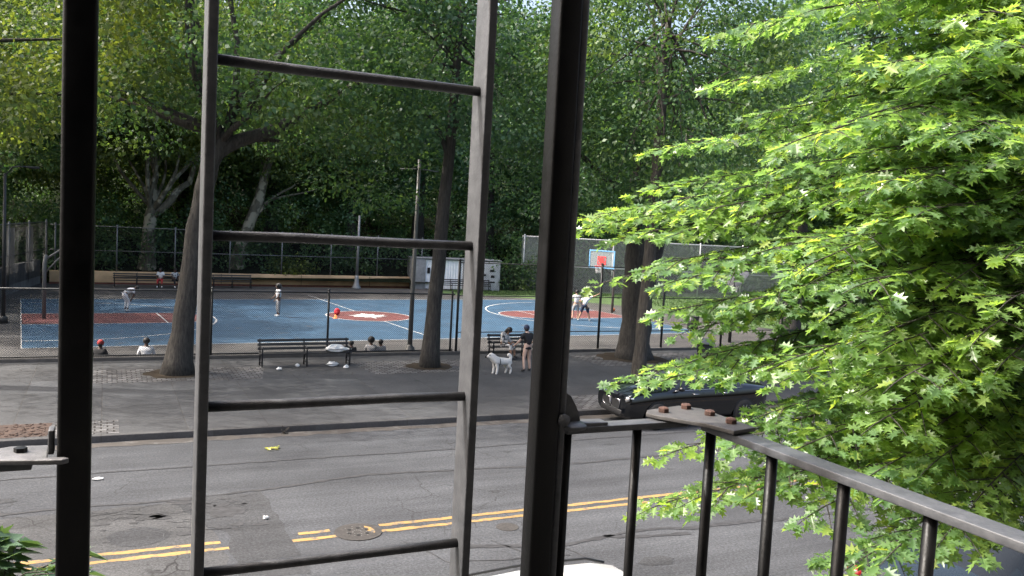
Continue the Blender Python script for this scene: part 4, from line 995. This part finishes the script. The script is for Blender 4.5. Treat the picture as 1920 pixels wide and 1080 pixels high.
STAND = dict(pelvis=(0, 0, .94), spine=(0, 0, 1.12), chest=(0, 0, 1.32), neck=(0, .01, 1.46), head=(0, .03, 1.60), top=(0, .02, 1.69), nose=(0, .13, 1.585),
             sl=(-.17, 0, 1.40), el=(-.23, -.02, 1.12), wl=(-.24, .06, .90), sr=(.17, 0, 1.40), er=(.23, -.02, 1.12), wr=(.24, .06, .90),
             hl=(-.09, 0, .90), kl=(-.11, .02, .50), al=(-.11, -.02, .09), tl=(-.12, .15, .04), hr=(.09, 0, .90), kr=(.11, .02, .50), ar=(.11, -.02, .09), tr=(.12, .15, .04))
SIT = dict(STAND, pelvis=(0, 0, .12), spine=(0, .02, .30), chest=(0, .06, .50), neck=(0, .09, .65), head=(0, .12, .78), top=(0, .12, .87), nose=(0, .22, .765), sl=(-.17, .05, .58), el=(-.23, .10, .32), wl=(-.15, .33, .25), sr=(.17, .05, .58), er=(.23, .10, .32), wr=(.15, .33, .25),
           hl=(-.09, .03, .11), kl=(-.13, .42, .16), al=(-.14, .46, -.28), tl=(-.14, .60, -.34), hr=(.09, .03, .11), kr=(.13, .42, .16), ar=(.14, .46, -.28), tr=(.14, .60, -.34))
def skin_obj(name, verts, edges, radii, mat, parent, levels=1, root=0):
    me = bpy.data.meshes.new(name); me.from_pydata(verts, edges, []); me.update(); o = link(name, me, mat, parent)
    md = o.modifiers.new('skin', 'SKIN'); md.use_smooth_shade = True
    for i, r in enumerate(radii): me.skin_vertices[0].data[i].radius = (r, r); me.skin_vertices[0].data[i].use_root = (i == root)
    s = o.modifiers.new('subdiv', 'SUBSURF'); s.levels = levels; s.render_levels = levels
    return o
def lerp(a, b, t): return tuple(a[i]+(b[i]-a[i])*t for i in range(3))
def person(label, loc, rz, pose, skin, shirt, bottom, shoe='shoe', scale=1.0, hair='short', long_sleeve=False, bottom_len=.5, cap=None, z=None):
    J = dict(STAND if 'pelvis' not in pose else pose); J.update(pose)
    t = thing('person', label, 'person', loc, rz); t.scale = (scale,)*3
    V, Ed, R = [], [], []; ix = {}
    def nd(k, p, r, par=None):
        ix[k] = len(V); V.append(p); R.append(r)
        if par is not None: Ed.append((ix[par], ix[k]))
    nd('pelvis', J['pelvis'], .115); nd('spine', J['spine'], .105, 'pelvis'); nd('chest', J['chest'], .125, 'spine'); nd('neck', J['neck'], .052, 'chest')
    nd('jaw', lerp(J['neck'], J['head'], .6), .068, 'neck'); nd('head', J['head'], .088, 'jaw'); nd('top', J['top'], .062, 'head'); nd('nose', J['nose'], .014, 'head')
    for s in 'lr':
        nd('s'+s, J['s'+s], .058, 'chest'); nd('e'+s, J['e'+s], .042, 's'+s); nd('w'+s, J['w'+s], .029, 'e'+s)
        e, w = Vector(J['e'+s]), Vector(J['w'+s]); d = (w-e).normalized(); sd = d.cross(Vector((0, 1, .2))).normalized(); pm = w+d*.07
        nd('p'+s, tuple(pm), .030, 'w'+s)
        for q, (o_, ln_) in enumerate(((-.030, .065), (-.010, .078), (.010, .082), (.030, .068))):
            nd('f%s%d' % (s, q), tuple(pm+d*ln_+sd*o_+Vector((0, .012, 0))), .0095, 'p'+s)
        nd('th'+s, tuple(w+d*.06+sd*.055), .011, 'w'+s)
        nd('h'+s, J['h'+s], .092, 'pelvis'); nd('k'+s, J['k'+s], .060, 'h'+s); nd('c'+s, lerp(J['k'+s], J['a'+s], .35), .056, 'k'+s); nd('a'+s, J['a'+s], .040, 'c'+s)
    skin_obj('body', V, Ed, R, SKIN[skin], t)
    # shirt
    k = .95 if long_sleeve else .75
    sv = [lerp(J['pelvis'], J['spine'], .1), J['spine'], J['chest'], lerp(J['chest'], J['neck'], .72), J['sl'], lerp(J['sl'], J['el'], k), J['sr'], lerp(J['sr'], J['er'], k)]
    se = [(0, 1), (1, 2), (2, 3), (2, 4), (4, 5), (2, 6), (6, 7)]; sr_ = [.150, .138, .148, .066, .075, .066, .075, .066]
    if long_sleeve:
        for s, q in (('l', 5), ('r', 7)): sv.append(J['w'+s]); se.append((q, len(sv)-1)); sr_.append(.042)
    skin_obj('shirt', sv, se, sr_, CL[shirt], t)
    # trousers, shorts or skirt
    bv = [lerp(J['pelvis'], J['spine'], .15), J['pelvis']]; be = [(0, 1)]; br = [.135, .142]
    for s in 'lr':
        bv.append(J['h'+s]); be.append((1, len(bv)-1)); br.append(.118)
        q = lerp(J['h'+s], J['k'+s], min(1, bottom_len)) ; bv.append(q); be.append((len(bv)-2, len(bv)-1)); br.append(.092 if bottom_len < 1 else .076)
        if bottom_len > 1: bv.append(lerp(J['k'+s], J['a'+s], bottom_len-1)); be.append((len(bv)-2, len(bv)-1)); br.append(.056)
    skin_obj('bottoms', bv, be, br, CL[bottom], t)
    for s in 'lr':
        a, q = Vector(J['a'+s]), Vector(J['t'+s]); d = (q-a)
        skin_obj('shoe', [tuple(a+Vector((0, 0, -.015))-d*.15), tuple(a.lerp(q, .55)), tuple(q)], [(0, 1), (1, 2)], [.05, .048, .036], CL[shoe], t)
    hd, tp = Vector(J['head']), Vector(J['top']); u_ = (tp-hd).normalized(); fr = (Vector(J['nose'])-hd); fr -= u_*fr.dot(u_); fr.normalize()
    face = MB()
    sd = u_.cross(fr)
    for s in (-1, 1): face.ball(tuple(hd+fr*.080+sd*.032*s+u_*.018), .011, 8, 5)
    face.build('eyes', CL['black'], t, True)
    MB().box(tuple(hd+fr*.076-u_*.055), (.045, .012, .010), Matrix((sd, fr, u_)).transposed()).build('mouth', CL['red'], t)
    er = MB()
    for s in (-1, 1): er.ball(tuple(hd+sd*.088*s-u_*.005), (.016, .02, .03), 8, 5)
    er.build('ears', SKIN[skin], t, True)
    c = hd-fr*.022+u_*.035
    if cap:
        b = MB().ball(tuple(c+u_*.012), .108, 14, 8); b.bar(tuple(c+fr*.09+u_*.01), tuple(c+fr*.19-u_*.01), .13, .016, tuple(u_)); b.build('cap', CL[cap], t, True)
        MB().ball(tuple(c-fr*.03-u_*.05), (.085, .085, .075), 12, 7).build('hair', CL['hair'], t, True)
    else:
        b = MB().ball(tuple(c), .108, 14, 9)
        if hair == 'long': b.tube([tuple(hd-fr*.05+u_*.05), tuple(hd-fr*.10-u_*.06), tuple(hd-fr*.12-u_*.26), tuple(hd-fr*.11-u_*.36)], [.085, .085, .075, .03], 10)
        if hair == 'big':
            b.ball(tuple(c+u_*.03-fr*.03), .15, 12, 8)
            for _ in range(16): b.ball(tuple(c+Vector((random.uniform(-1, 1), random.uniform(-1, 1), random.uniform(-.2, 1))).normalized()*.13), .05, 7, 5)
        if hair == 'afro': b.ball(tuple(c+u_*.02), .14, 14, 9)
        b.build('hair', CL['hair'], t, True)
    return t
random.seed(21)
R_ = math.radians
# standing woman with the dog
person('person in black t-shirt and navy cap, bare legged, standing with their back turned', gz(987, 697, .15), R_(10),
       dict(STAND, chest=(.0, .05, 1.31), neck=(0, .08, 1.45), head=(.0, .13, 1.58), top=(0, .13, 1.67), nose=(.05, .22, 1.55), sl=(-.18, .04, 1.38), sr=(.18, .04, 1.38), el=(-.30, .12, 1.13), wl=(-.34, .30, .98), er=(.30, .02, 1.12), wr=(.24, .2, 1.0), kl=(-.12, .04, .5), al=(-.15, -.05, .09), tl=(-.18, .10, .04), kr=(.13, .06, .5), ar=(.17, .03, .09), tr=(.2, .18, .04)),
       'fair', 'black', 'black', 'shoedark', .97, bottom_len=.22, cap='navy')
person('long haired person in a black and white patterned dress seated behind the white dog', (14.02, 29.93, .15+.40), R_(180+35),
       dict(SIT, chest=(0, .12, .48), neck=(0, .19, .61), head=(0, .27, .70), top=(0, .31, .785), nose=(0, .36, .65)), 'mid', 'pattern', 'pattern', 'shoedark', 1.0, 'long', True, 1.5)
person('person in white shirt and pale trousers bending forward with hands on knees', gz(237, 584, -.05), R_(-62),
       dict(STAND, pelvis=(0, -.14, .88), spine=(0, .02, 1.0), chest=(0, .24, 1.10), neck=(0, .38, 1.14), head=(0, .50, 1.15), top=(0, .59, 1.17), nose=(0, .52, 1.03), sl=(-.18, .26, 1.11), sr=(.18, .26, 1.11), el=(-.24, .24, .82), wl=(-.15, .16, .60), er=(.24, .24, .82), wr=(.15, .16, .60), hl=(-.09, -.14, .85), hr=(.09, -.14, .85), kl=(-.13, .06, .48), kr=(.13, .06, .48)),
       'dark', 'white', 'white', 'shoe', 1.0, bottom_len=1.8)
person('person with big dark hair, white shirt and grey trousers, standing sideways on the blue court', gz(521, 594, -.05), R_(100),
       dict(STAND, chest=(0, .02, 1.32), head=(0, .06, 1.59), nose=(0, .17, 1.56), el=(-.22, .06, 1.12), wl=(-.20, .22, .93), er=(.22, .08, 1.12), wr=(.18, .26, .96)), 'dark', 'white', 'grey', 'shoe', .98, 'big', bottom_len=1.75)
person('person in black leaping with legs spread, half hidden behind the leaning trunk', gz(357, 582, -.05), R_(-60),
       dict(STAND, kl=(-.12, .30, .62), al=(-.14, .62, .30), tl=(-.14, .76, .34), kr=(.12, -.22, .50), ar=(.13, -.62, .26), tr=(.13, -.66, .14), el=(-.30, .18, 1.2), wl=(-.3, .4, 1.3), er=(.3, -.2, 1.2), wr=(.32, -.3, .98)), 'dark', 'black', 'black', 'shoedark', 1.0, bottom_len=1.7)
person('player in white shirt and grey shorts standing upright on the right key', gz(1079, 600, -.05), R_(-15),
       dict(STAND, el=(-.28, .1, 1.15), wl=(-.24, .3, 1.1), er=(.28, .1, 1.15), wr=(.24, .3, 1.1), kl=(-.16, .06, .5), al=(-.2, -.02, .09), tl=(-.22, .14, .04)), 'light', 'white', 'grey', 'shoedark', 1.02, bottom_len=1.0)
person('player in white top and navy shorts stretching one arm out to the right', gz(1095, 602, -.05), R_(-40),
       dict(STAND, pelvis=(0, -.06, .88), chest=(.06, .08, 1.26), neck=(.08, .11, 1.40), head=(.1, .14, 1.53), top=(.1, .14, 1.62), nose=(.14, .24, 1.5), sl=(-.12, .06, 1.33), sr=(.24, .08, 1.36), er=(.50, .12, 1.48), wr=(.76, .16, 1.62), el=(-.28, .0, 1.12), wl=(-.2, .2, 1.0), kl=(-.22, .1, .48), al=(-.34, -.06, .09), tl=(-.38, .1, .04), kr=(.2, .12, .48), ar=(.3, .06, .09), tr=(.34, .22, .04)), 'mid', 'white', 'navy', 'shoe', 1.0, bottom_len=.95)
for k, (px, lab, sh, bo, rz) in enumerate(((312, 'person in white top and red trousers seated on the far bench', 'white', 'red', 170), (329, 'person in a dark patterned top seated on the far bench', 'pattern', 'black', 195))):
    q = gz(px, 552, -.05); person(lab, (3.2+(k-.5)*.85+.55, 60.5, -.05+.40), R_(rz), SIT, 'dark', sh, bo, 'shoe', 1.0, bottom_len=1.7)
GS = dict(SIT, kl=(-.16, .40, .38), al=(-.14, .62, .06), tl=(-.14, .76, .05), kr=(.16, .40, .38), ar=(.14, .62, .06), tr=(.14, .76, .05), wl=(-.16, .42, .34), wr=(.16, .42, .34))
GS = {k: (v[0], v[1], v[2]+.0) for k, v in GS.items()}
for px, lab, sh, sk, ca, sc, hr in ((186, 'person in black with a red cap sitting against the kerb wall', 'black', 'dark', 'red', 1.0, 'short'), (275, 'person in white shirt seen from behind, sitting against the kerb wall', 'white', 'dark', None, 1.08, 'short'),
        (676, 'child in black sitting behind the kerb wall just right of the long bench', 'black', 'dark', None, .86, 'short'), (713, 'child with round dark hair and a pale blue top sitting behind the kerb wall', 'grey', 'dark', None, .98, 'afro'), (735, 'child in a grey top sitting behind the kerb wall next to the grey lamp post', 'grey', 'dark', None, .90, 'short')):
    q = gz(px, 668, .25); person(lab, (q[0], FENCE+.42, -.03-(.13 if 'child' not in lab else .11)), R_(random.uniform(-25, 25)), GS, sk, sh, 'black', 'shoedark', sc, hr, True, 1.7, cap=ca)

# ------------------------------------------------------------------ the dog
dg = thing('dog', 'fluffy white dog with a dark harness standing in front of the seated woman', 'dog', gz(940, 701, .15), R_(95)); dg.scale = (1.08,)*3
m_fur = simple('white_fur', (.66, .64, .60), .95, 0, .12, 26, 1.0)
V = [(0, -.24, .40), (0, -.08, .41), (0, .10, .41), (0, .24, .43), (0, .33, .53), (0, .40, .60), (0, .49, .585), (0, .56, .565), (0, -.30, .46), (0, -.34, .55), (.03, -.28, .62), (.04, -.20, .60),
     (-.07, -.26, .36), (-.08, -.20, .27), (-.08, -.31, .17), (-.08, -.28, .03), (-.08, -.24, .015), (.07, -.26, .36), (.08, -.14, .26), (.08, -.24, .17), (.08, -.20, .03), (.08, -.16, .015),
     (-.07, .22, .36), (-.075, .20, .22), (-.075, .22, .03), (-.075, .26, .015), (.07, .24, .36), (.075, .24, .22), (.075, .27, .03), (.075, .31, .015), (-.05, .39, .685), (.05, .39, .685)]
Ed = [(0, 1), (1, 2), (2, 3), (3, 4), (4, 5), (5, 6), (6, 7), (0, 8), (8, 9), (9, 10), (10, 11), (0, 12), (12, 13), (13, 14), (14, 15), (15, 16), (0, 17), (17, 18), (18, 19), (19, 20), (20, 21), (3, 22), (22, 23), (23, 24), (24, 25), (3, 26), (26, 27), (27, 28), (28, 29), (5, 30), (5, 31)]
Rr = [.14, .13, .135, .15, .12, .115, .068, .045, .05, .06, .07, .05, .085, .062, .036, .034, .03, .085, .062, .036, .034, .03, .072, .045, .036, .03, .072, .045, .036, .03, .03, .03]
skin_obj('body', V, Ed, Rr, m_fur, dg, 2)
hn = MB(); hn.tube([(.135*math.sin(a), .13, .41+.135*math.cos(a)) for a in np.linspace(0, 6.2832, 21)], .013, 6, cap=False); hn.tube([(.12*math.sin(a), .27+.03*math.cos(a), .455+.11*math.cos(a)) for a in np.linspace(0, 6.2832, 21)], .012, 6, cap=False); hn.build('harness', m_blackfence, dg)
MB().ball((0, .60, .572), .032, 8, 6).build('nose', m_dark, dg, True)
for s_ in (-1, 1): MB().ball((.062*s_, .49, .64), .02, 8, 5).build('eye', m_dark, dg, True)

# ------------------------------------------------------------------ cars
def paint(name, col, rough=.22, coat=.8):
    m, t, N, L, B = nodes(name); B.inputs['Base Color'].default_value = tuple(col)+(1,); B.inputs['Roughness'].default_value = rough; B.inputs['Coat Weight'].default_value = coat; B.inputs['Specular IOR Level'].default_value = .35; B.inputs['Coat Roughness'].default_value = .05
    tc = N.new('ShaderNodeTexCoord'); n = noise(N, L, 3, 4, .6, tc.outputs['Object']); r = ramp(N, [(.35, rough*.8), (.75, rough*1.6)]); L.new(n.outputs[0], r.inputs[0]); L.new(r.outputs[0], B.inputs['Roughness'])
    return m
m_glass = simple('car_glass', (.012, .014, .016), .08, 0, .1, 2, 0, .4); m_tyre = simple('tyre', (.018, .018, .018), .9, 0, .3); m_rim = simple('alloy', (.42, .42, .43), .3, .9, .1); m_chrome = simple('chrome', (.45, .45, .46), .14, 1.0, .05)
m_lens = simple('headlamp_lens', (.55, .58, .6), .12, .3, .1); m_tail = simple('tail_lens', (.16, .006, .006), .2, 0, .2); m_trim = simple('black_trim', (.012, .012, .013), .5)
SEDAN = [(-2.42, .42, .80, .70, .83, .60), (-2.30, .30, .93, .83, .98, .68), (-1.80, .24, .98, .90, 1.05, .70), (-1.40, .22, .98, .915, 1.09, .70), (-.70, .22, .97, .92, 1.39, .58), (-.15, .22, .965, .92, 1.45, .575), (.35, .22, .96, .92, 1.42, .575), (1.10, .22, .95, .915, 1.02, .70), (1.75, .23, .91, .90, .95, .72), (2.20, .26, .84, .85, .87, .68), (2.38, .30, .82, .81, .84, .64), (2.46, .36, .76, .72, .78, .58)]
SUV = [(-2.30, .45, .90, .72, .98, .62), (-2.22, .35, 1.02, .86, 1.15, .68), (-1.95, .28, 1.05, .91, 1.50, .64), (-1.55, .26, 1.06, .92, 1.60, .63), (-.60, .26, 1.05, .93, 1.65, .635), (.25, .26, 1.04, .93, 1.62, .63), (.55, .26, 1.03, .93, 1.55, .63), (1.20, .26, 1.02, .92, 1.10, .72), (1.80, .27, .99, .90, 1.04, .74), (2.15, .30, .92, .85, .95, .70), (2.28, .38, .78, .74, .80, .6)]
def islands(fs):
    par = {}
    def fd(a):
        while par[a] != a: a = par[a]
        return a
    for f in fs:
        for i in f: par.setdefault(i, i)
        for i in f[1:]: par[fd(i)] = fd(f[0])
    g = {}
    for f in fs: g.setdefault(fd(f[0]), []).append(f)
    return list(g.values())
def car(label, loc, rz, st, pm, rails=False, grille=False, cab=(-1.45, 1.15)):
    t = thing('parked_car', label, 'car', loc, rz, 'cars parked along the street')
    # denser stations
    X = [s[0] for s in st]; xs = []
    for a, b in zip(X[:-1], X[1:]): xs += list(np.linspace(a, b, 4)[:-1])
    xs.append(X[-1]); A = np.array(st); I = lambda x, k: float(np.interp(x, X, A[:, k]))
    prof = []
    for x in xs:
        zb, be, hw, top, hr = [I(x, k) for k in (1, 2, 3, 4, 5)]; mid = (zb+be)/2
        h = [(hw*.80, zb), (hw*.95, zb+.07), (hw*.995, zb+.2), (hw, mid+.06), (hw*.985, be-.07), (hw*.95, be), (hw*.95+(hr-hw*.95)*.5, be+(top-be)*.55), (hr, top-.05*(top-be > .15)-.012), (hr*.88, top), (hr*.45, top+.022), (0, top+.03)]
        prof.append([(x, -y, z) for y, z in h]+[(x, y, z) for y, z in h[-2::-1]])
    n = len(prof[0]); V = [p for r in prof for p in r]; body, glass = [], []
    for i in range(len(xs)-1):
        xm = (xs[i]+xs[i+1])/2; tall = I(xm, 4)-I(xm, 2) > .14
        roofy = abs(I(xs[i+1], 4)-I(xs[i], 4))/(xs[i+1]-xs[i]) < .33
        for k in range(n-1):
            f = (i*n+k, (i+1)*n+k, (i+1)*n+k+1, i*n+k+1); kk = k if k < n//2 else n-2-k
            g = tall and cab[0] < xm < cab[1] and ((kk in (5, 6)) or (not roofy and kk >= 7))
            if g and kk in (5, 6) and (abs(xm-.05) < .06 or abs(xm-cab[0]-.42) < .10 or abs(xm-cab[1]+.42) < .10): g = False
            (glass if g else body).append(f)
    b0 = len(V); body.append(tuple(range(n-1, -1, -1))); body.append(tuple(range((len(xs)-1)*n, len(xs)*n)))
    def mk(fs, nm, mat):
        us = sorted({i for f in fs for i in f}); ix = {v: i for i, v in enumerate(us)}
        o = MB().add([V[i] for i in us], [tuple(ix[i] for i in f) for f in fs]).build(nm, mat, t, True); o.data.set_sharp_from_angle(angle=math.radians(40)); return o
    mk(body, 'body', pm)
    for isl in islands(glass): 
        xm = sum(V[i][0] for f in isl for i in f)/sum(len(f) for f in isl); ym = sum(V[i][1] for f in isl for i in f)/sum(len(f) for f in isl)
        mk(isl, 'window' if abs(ym) > .3 else ('windscreen' if xm > 0 else 'rear_window'), m_glass)
    wx = (st[-1][0]-.92, st[0][0]+.98)
    for x in wx:
        for s in (-1, 1):
            y = s*.80
            w = MB().lathe([(.21, -.10), (.32, -.10), (.335, -.06), (.335, .06), (.32, .10), (.21, .10)], (x, y, .335), 28, 'y').build('wheel', m_tyre, t, True)
            r = MB().lathe([(.215, -.085), (.215, .085), (.05, .07), (0, .07)], (x, y, .335), 20, 'y')
            for k in range(10):
                a = k*.6283; r.bar((x+.05*math.cos(a), y+s*.095, .335+.05*math.sin(a)), (x+.20*math.cos(a), y+s*.09, .335+.20*math.sin(a)), .025, .03, (0, 1, 0))
            r.build('rim', m_rim, w)
            hw_ = I(x, 3); a_ = MB(); P = [(x+.39*math.cos(q), .335+.39*math.sin(q)) for q in np.linspace(-.25, math.pi+.25, 24)]
            Vv = [(px, s*(hw_*1.0+.004), pz) for px, pz in P]; a_.add(Vv, [tuple(range(len(P)))]); a_.build('wheel_arch', m_trim, t)
            w.location = (0, s*.04, 0)
    fx, bx = st[-1][0], st[0][0]; fz = I(fx-.1, 2)
    for s in (-1, 1):
        MB().ball((fx-.22, s*I(fx-.25, 3)*.80, fz-.04), (.20, .14, .065), 14, 8).build('headlight', m_lens, t, True)
        MB().ball((bx+.10, s*I(bx+.12, 3)*.86, I(bx+.1, 2)-.08), (.13, .17, .085), 14, 8).build('taillight', m_tail, t, True)
        mr = MB().ball((.88, s*(I(.9, 3)+.10), 1.03), (.09, .11, .065), 12, 8); mr.bar((.9, s*.86, .99), (.9, s*1.0, 1.02), .05, .03); mr.build('mirror', pm, t, True)
        for x in (-.75, .30): MB().tube([(x-.1, s*(I(x, 3)+.012), .86), (x+.1, s*(I(x, 3)+.012), .865)], .014, 8).build('door_handle', m_chrome if grille else pm, t, True)
        sl = MB()
        for x in (-1.15, -.05+.1, 1.0):
            sl.add([(x, s*(I(x, 3)*z1+.003), z) for x, z1, z in ((x, .99, .32), (x+.012, .99, .32), (x+.012, .985, I(x, 2)-.06), (x, .985, I(x, 2)-.06))], [(0, 1, 2, 3)])
        sl.build('door_gap', m_trim, t)
        MB().tube([(x, s*(I(x, 3)*.955+.004), I(x, 2)+.004) for x in np.linspace(-1.35, 1.0, 8)], .010, 6).build('window_trim', m_chrome if grille else m_trim, t, True)
        if rails: MB().tube([(x, s*(I(x, 5)*.93), I(x, 4)+.045+(-.03 if abs(x+.6) > .95 else 0)) for x in np.linspace(-1.75, .45, 10)], .016, 8).build('roof_rail', m_trim, t, True)
    MB().box((fx-.03, 0, .40), (.10, 1.05, .14)).build('air_intake', m_trim, t, bevel=.03)
    if grille:
        for s in (-1, 1):
            P = [(-.20, -.10), (-.17, .10), (.17, .11), (.21, .03), (.18, -.09), (.0, -.13)]
            P = [(s*(p[0]+.225), p[1]+.60) for p in P]; xg = lambda y: fx+.012-abs(y)*.02
            g = MB().add([(xg(y), y, z) for y, z in P], [tuple(range(len(P)))]); g.build('grille', m_trim, t)
            MB().tube([(xg(y)+.008, y, z) for y, z in P+[P[0]]], .009, 8, cap=False).build('grille_frame', m_chrome, t, True)
    else:
        MB().box((fx-.01, 0, .60), (.06, .9, .12)).build('grille', m_trim, t, bevel=.02)
    MB().box((0, 0, .24), (abs(bx)+fx-.5, 1.3, .10)).build('underbody', m_trim, t)
    return t
bs = car('black sedan with twin chrome framed grilles, parked facing left at the far kerb', (15.15, 19.85, 0), math.pi, SEDAN, paint('black_paint', (.0016, .002, .003), .07), grille=True); bs.scale = (1, 1, 1.1)
wc = car('white car with dark roof rails parked below, only its roof in view', (4.86, 7.67, 0), 0, SUV, paint('white_paint', (.52, .53, .53), .3), rails=True, cab=(-2.0, 1.15)); wc.scale = (1, 1, .955)
car('dark car with a red tail light parked below the side of the railing', (11.85, 7.62, 0), 0, SEDAN, paint('dark_paint', (.010, .014, .016), .2, .25))
